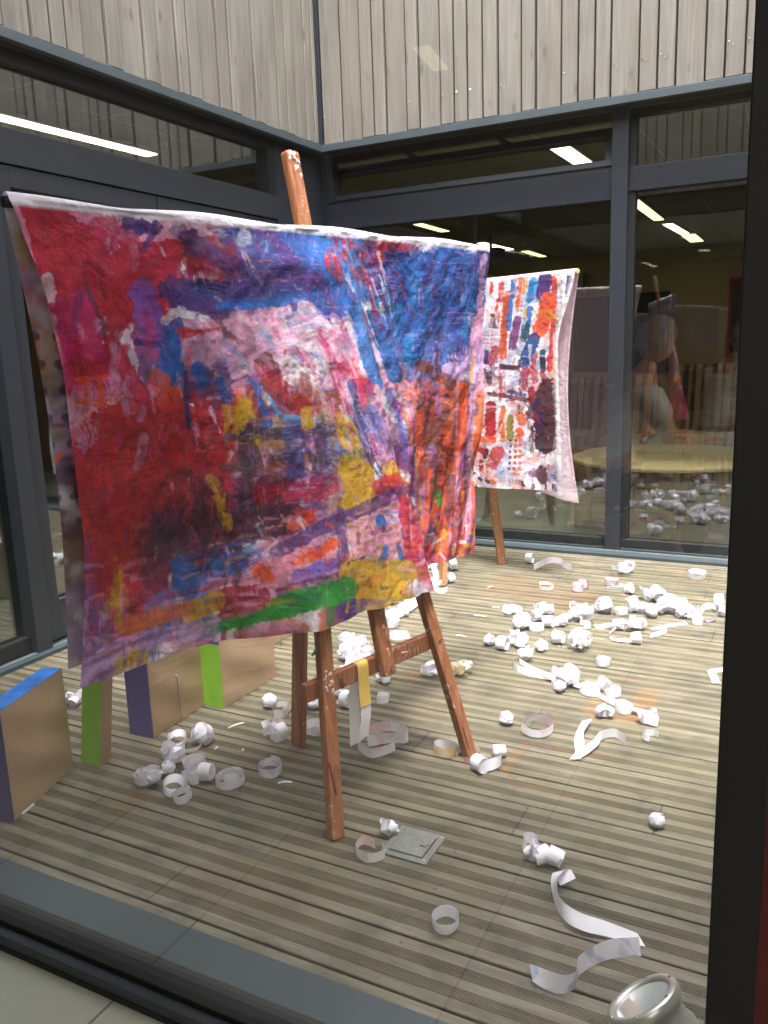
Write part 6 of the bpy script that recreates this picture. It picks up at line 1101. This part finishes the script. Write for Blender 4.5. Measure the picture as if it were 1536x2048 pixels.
def person(seat, yaw, label, hair=HAIR, shirt=SHIRT):
    seat = Vector(seat); Rm = Matrix.Rotation(yaw, 3, 'Z'); base = Vector((seat.x, seat.y, 0)); t = thing('person', label, 'person', base, 'people seated in the near room')
    def q(x, y, z): return base + Rm @ Vector((x, y, 0)) + Vector((0, 0, z))       # x right, y forward
    N = [q(0, 0, .52), q(0, .04, .70), q(0, .12, .88), q(0, .19, 1.0), q(0, .23, 1.08), q(0, .26, 1.14)]
    E_ = [(0, 1), (1, 2), (2, 3), (3, 4), (4, 5)]; Rr = [(.16, .12), (.15, .11), (.17, .11), (.10, .08), .055, .055]
    def chain(start, pts, rs):
        a = start
        for p, r_ in zip(pts, rs): N.append(p); Rr.append(r_); E_.append((a, len(N) - 1)); a = len(N) - 1
        return a
    for sx in (-1, 1):
        h_ = chain(3, [q(sx * .17, .18, .96), q(sx * .23, .26, .76), q(sx * .16, .46, .73), q(sx * .13, .53, .735)], [.062, .048, .036, .030])
        for k in range(4): chain(h_, [q(sx * (.105 + k * .018), .58, .74), q(sx * (.10 + k * .019), .615 - abs(k - 1.5) * .006, .733)], [.0085, .0075])
        chain(h_, [q(sx * .085, .545, .735), q(sx * .07, .57, .733)], [.010, .008])
        chain(0, [q(sx * .10, .08, .50), q(sx * .13, .45, .50), q(sx * .13, .45, .12), q(sx * .13, .56, .05)], [.085, .065, .048, .04])
    skin_mesh('body', N, E_, Rr, SKIN, t, base)
    hd = [q(0, .27, 1.17), q(0, .29, 1.24), q(0, .29, 1.31)]
    N2_ = [q(0, .0, .54), q(0, .04, .70), q(0, .12, .88), q(0, .185, .99)]; r_ = [(.175, .135), (.165, .125), (.185, .125), (.115, .09)]; E2 = [(0, 1), (1, 2), (2, 3)]
    for sx in (-1, 1):
        a = 3
        for p, rr in ((q(sx * .17, .18, .965), .075), (q(sx * .215, .235, .83), .066)): N2_.append(p); r_.append(rr); E2.append((a, len(N2_) - 1)); a = len(N2_) - 1
    skin_mesh('shirt', N2_, E2, r_, shirt, t, base)
    N3 = [q(0, .0, .52)]; r3_ = [(.165, .125)]; E3 = []
    for sx in (-1, 1):
        a = 0
        for p, rr in ((q(sx * .10, .08, .50), .095), (q(sx * .13, .45, .50), .075), (q(sx * .13, .45, .12), .058)): N3.append(p); r3_.append(rr); E3.append((a, len(N3) - 1)); a = len(N3) - 1
    skin_mesh('trousers', N3, E3, r3_, TROU, t, base)
    Mh = Matrix.Translation(q(0, .285, 1.235) - base) @ Rm.to_4x4() @ Matrix.Rotation(-.35, 4, 'X'); hm = MB(); n1q, n2q = 18, 24
    P_ = np.zeros((n1q, n2q + 1, 3))
    for i in range(n1q):
        for j in range(n2q + 1):
            ph = PI * i / (n1q - 1); th_ = 2 * PI * j / n2q; x = .074 * math.sin(ph) * math.cos(th_); y = .094 * math.sin(ph) * math.sin(th_); z = .118 * math.cos(ph)
            if y > 0:
                x *= 1 - .18 * max(0, -z / .118); y += .020 * math.exp(-((x / .012) ** 2 + ((z + .012) / .020) ** 2)) + .006 * math.exp(-((x / .024) ** 2 + ((z + .055) / .009) ** 2)) - .008 * math.exp(-(((abs(x) - .030) / .013) ** 2 + ((z - .010) / .011) ** 2))
            P_[i, j] = Mh @ Vector((x, y, z))
    hm.grid(P_); 
    for sx in (-1, 1): hm.lathe([(0, .006), (.012, .008), (.020, .003), (.021, -.004)], 12, Mh @ Matrix.Translation((sx * .074, .0, -.008)) @ Matrix.Rotation(sx * PI / 2, 4, 'Y') @ Matrix.Scale(1.4, 4, (1, 0, 0)))
    hm.build('head', SKIN, None, smooth_=True).parent = t
    eb = MB()
    for sx in (-1, 1): eb.lathe([(0, .004), (.006, .003), (.008, -.002)], 10, Mh @ Matrix.Translation((sx * .030, .079, .010)) @ Matrix.Rotation(-PI / 2, 4, 'X'))
    eb.build('eyes', DK, None).parent = t
    ms_ = MB(); ms_.bar(tuple(Mh @ Vector((-.020, .088, -.055))), tuple(Mh @ Vector((.020, .088, -.055))), .006, .006); ms_.build('mouth', REDW, None).parent = t
    hr = MB(); Q_ = np.zeros((12, n2q + 1, 3))
    for i in range(12):
        for j in range(n2q + 1):
            th_ = 2 * PI * j / n2q; lim = 1.15 if math.sin(th_) > .35 else 2.15; ph = lim * i / 11; k = 1.08 + .04 * math.sin(5 * th_ + 9 * ph)
            Q_[i, j] = Mh @ Vector((.076 * k * math.sin(ph) * math.cos(th_), .096 * k * math.sin(ph) * math.sin(th_) - .004, .119 * k * math.cos(ph)))
    hr.grid(Q_); hr.build('hair', hair, None, smooth_=True).parent = t
    return t
pa = back_of(1205, 780, 4.2); person((pa.x, pa.y, 0), math.radians(-125), 'person in a white short sleeved shirt with grey hair, leaning over the table')
pb = back_of(1430, 730, 6.0); person((pb.x, pb.y, 0), math.radians(-145), 'second person in a pale shirt with grey hair, farther from the window')
tb = back_of(1290, 840, 4.4); t_ = thing('table', 'white topped table in the near room where a person sits', 'table', (tb.x, tb.y, 0))
MB().box(tb.x - .55, tb.x + .55, tb.y - .35, tb.y + .35, .70, .725).build('tabletop', simple('white_laminate', (210, 214, 210), .3), t_, bevel=.003)
for sx in (-1, 1):
    for sy in (-1, 1): MB().tube([(tb.x + sx * .5, tb.y + sy * .3, 0), (tb.x + sx * .5, tb.y + sy * .3, .70)], .018, 12).build('leg', STEEL, t_)
for pz, lb in ((pa, 'stool under the person in the white shirt'), (pb, 'stool under the farther person')):
    t_ = thing('stool', lb, 'stool', (pz.x, pz.y, 0)); MB().lathe([(0, .40), (.17, .40), (.175, .42), (.17, .43), (0, .43)], 28, Matrix.Translation((pz.x, pz.y, 0))).build('seat', PALEW, t_)
    for k in range(4): a_ = k * PI / 2 + .4; MB().tube([(pz.x + .16 * math.cos(a_), pz.y + .16 * math.sin(a_), 0), (pz.x + .11 * math.cos(a_), pz.y + .11 * math.sin(a_), .40)], .013, 10).build('leg', STEEL, t_)
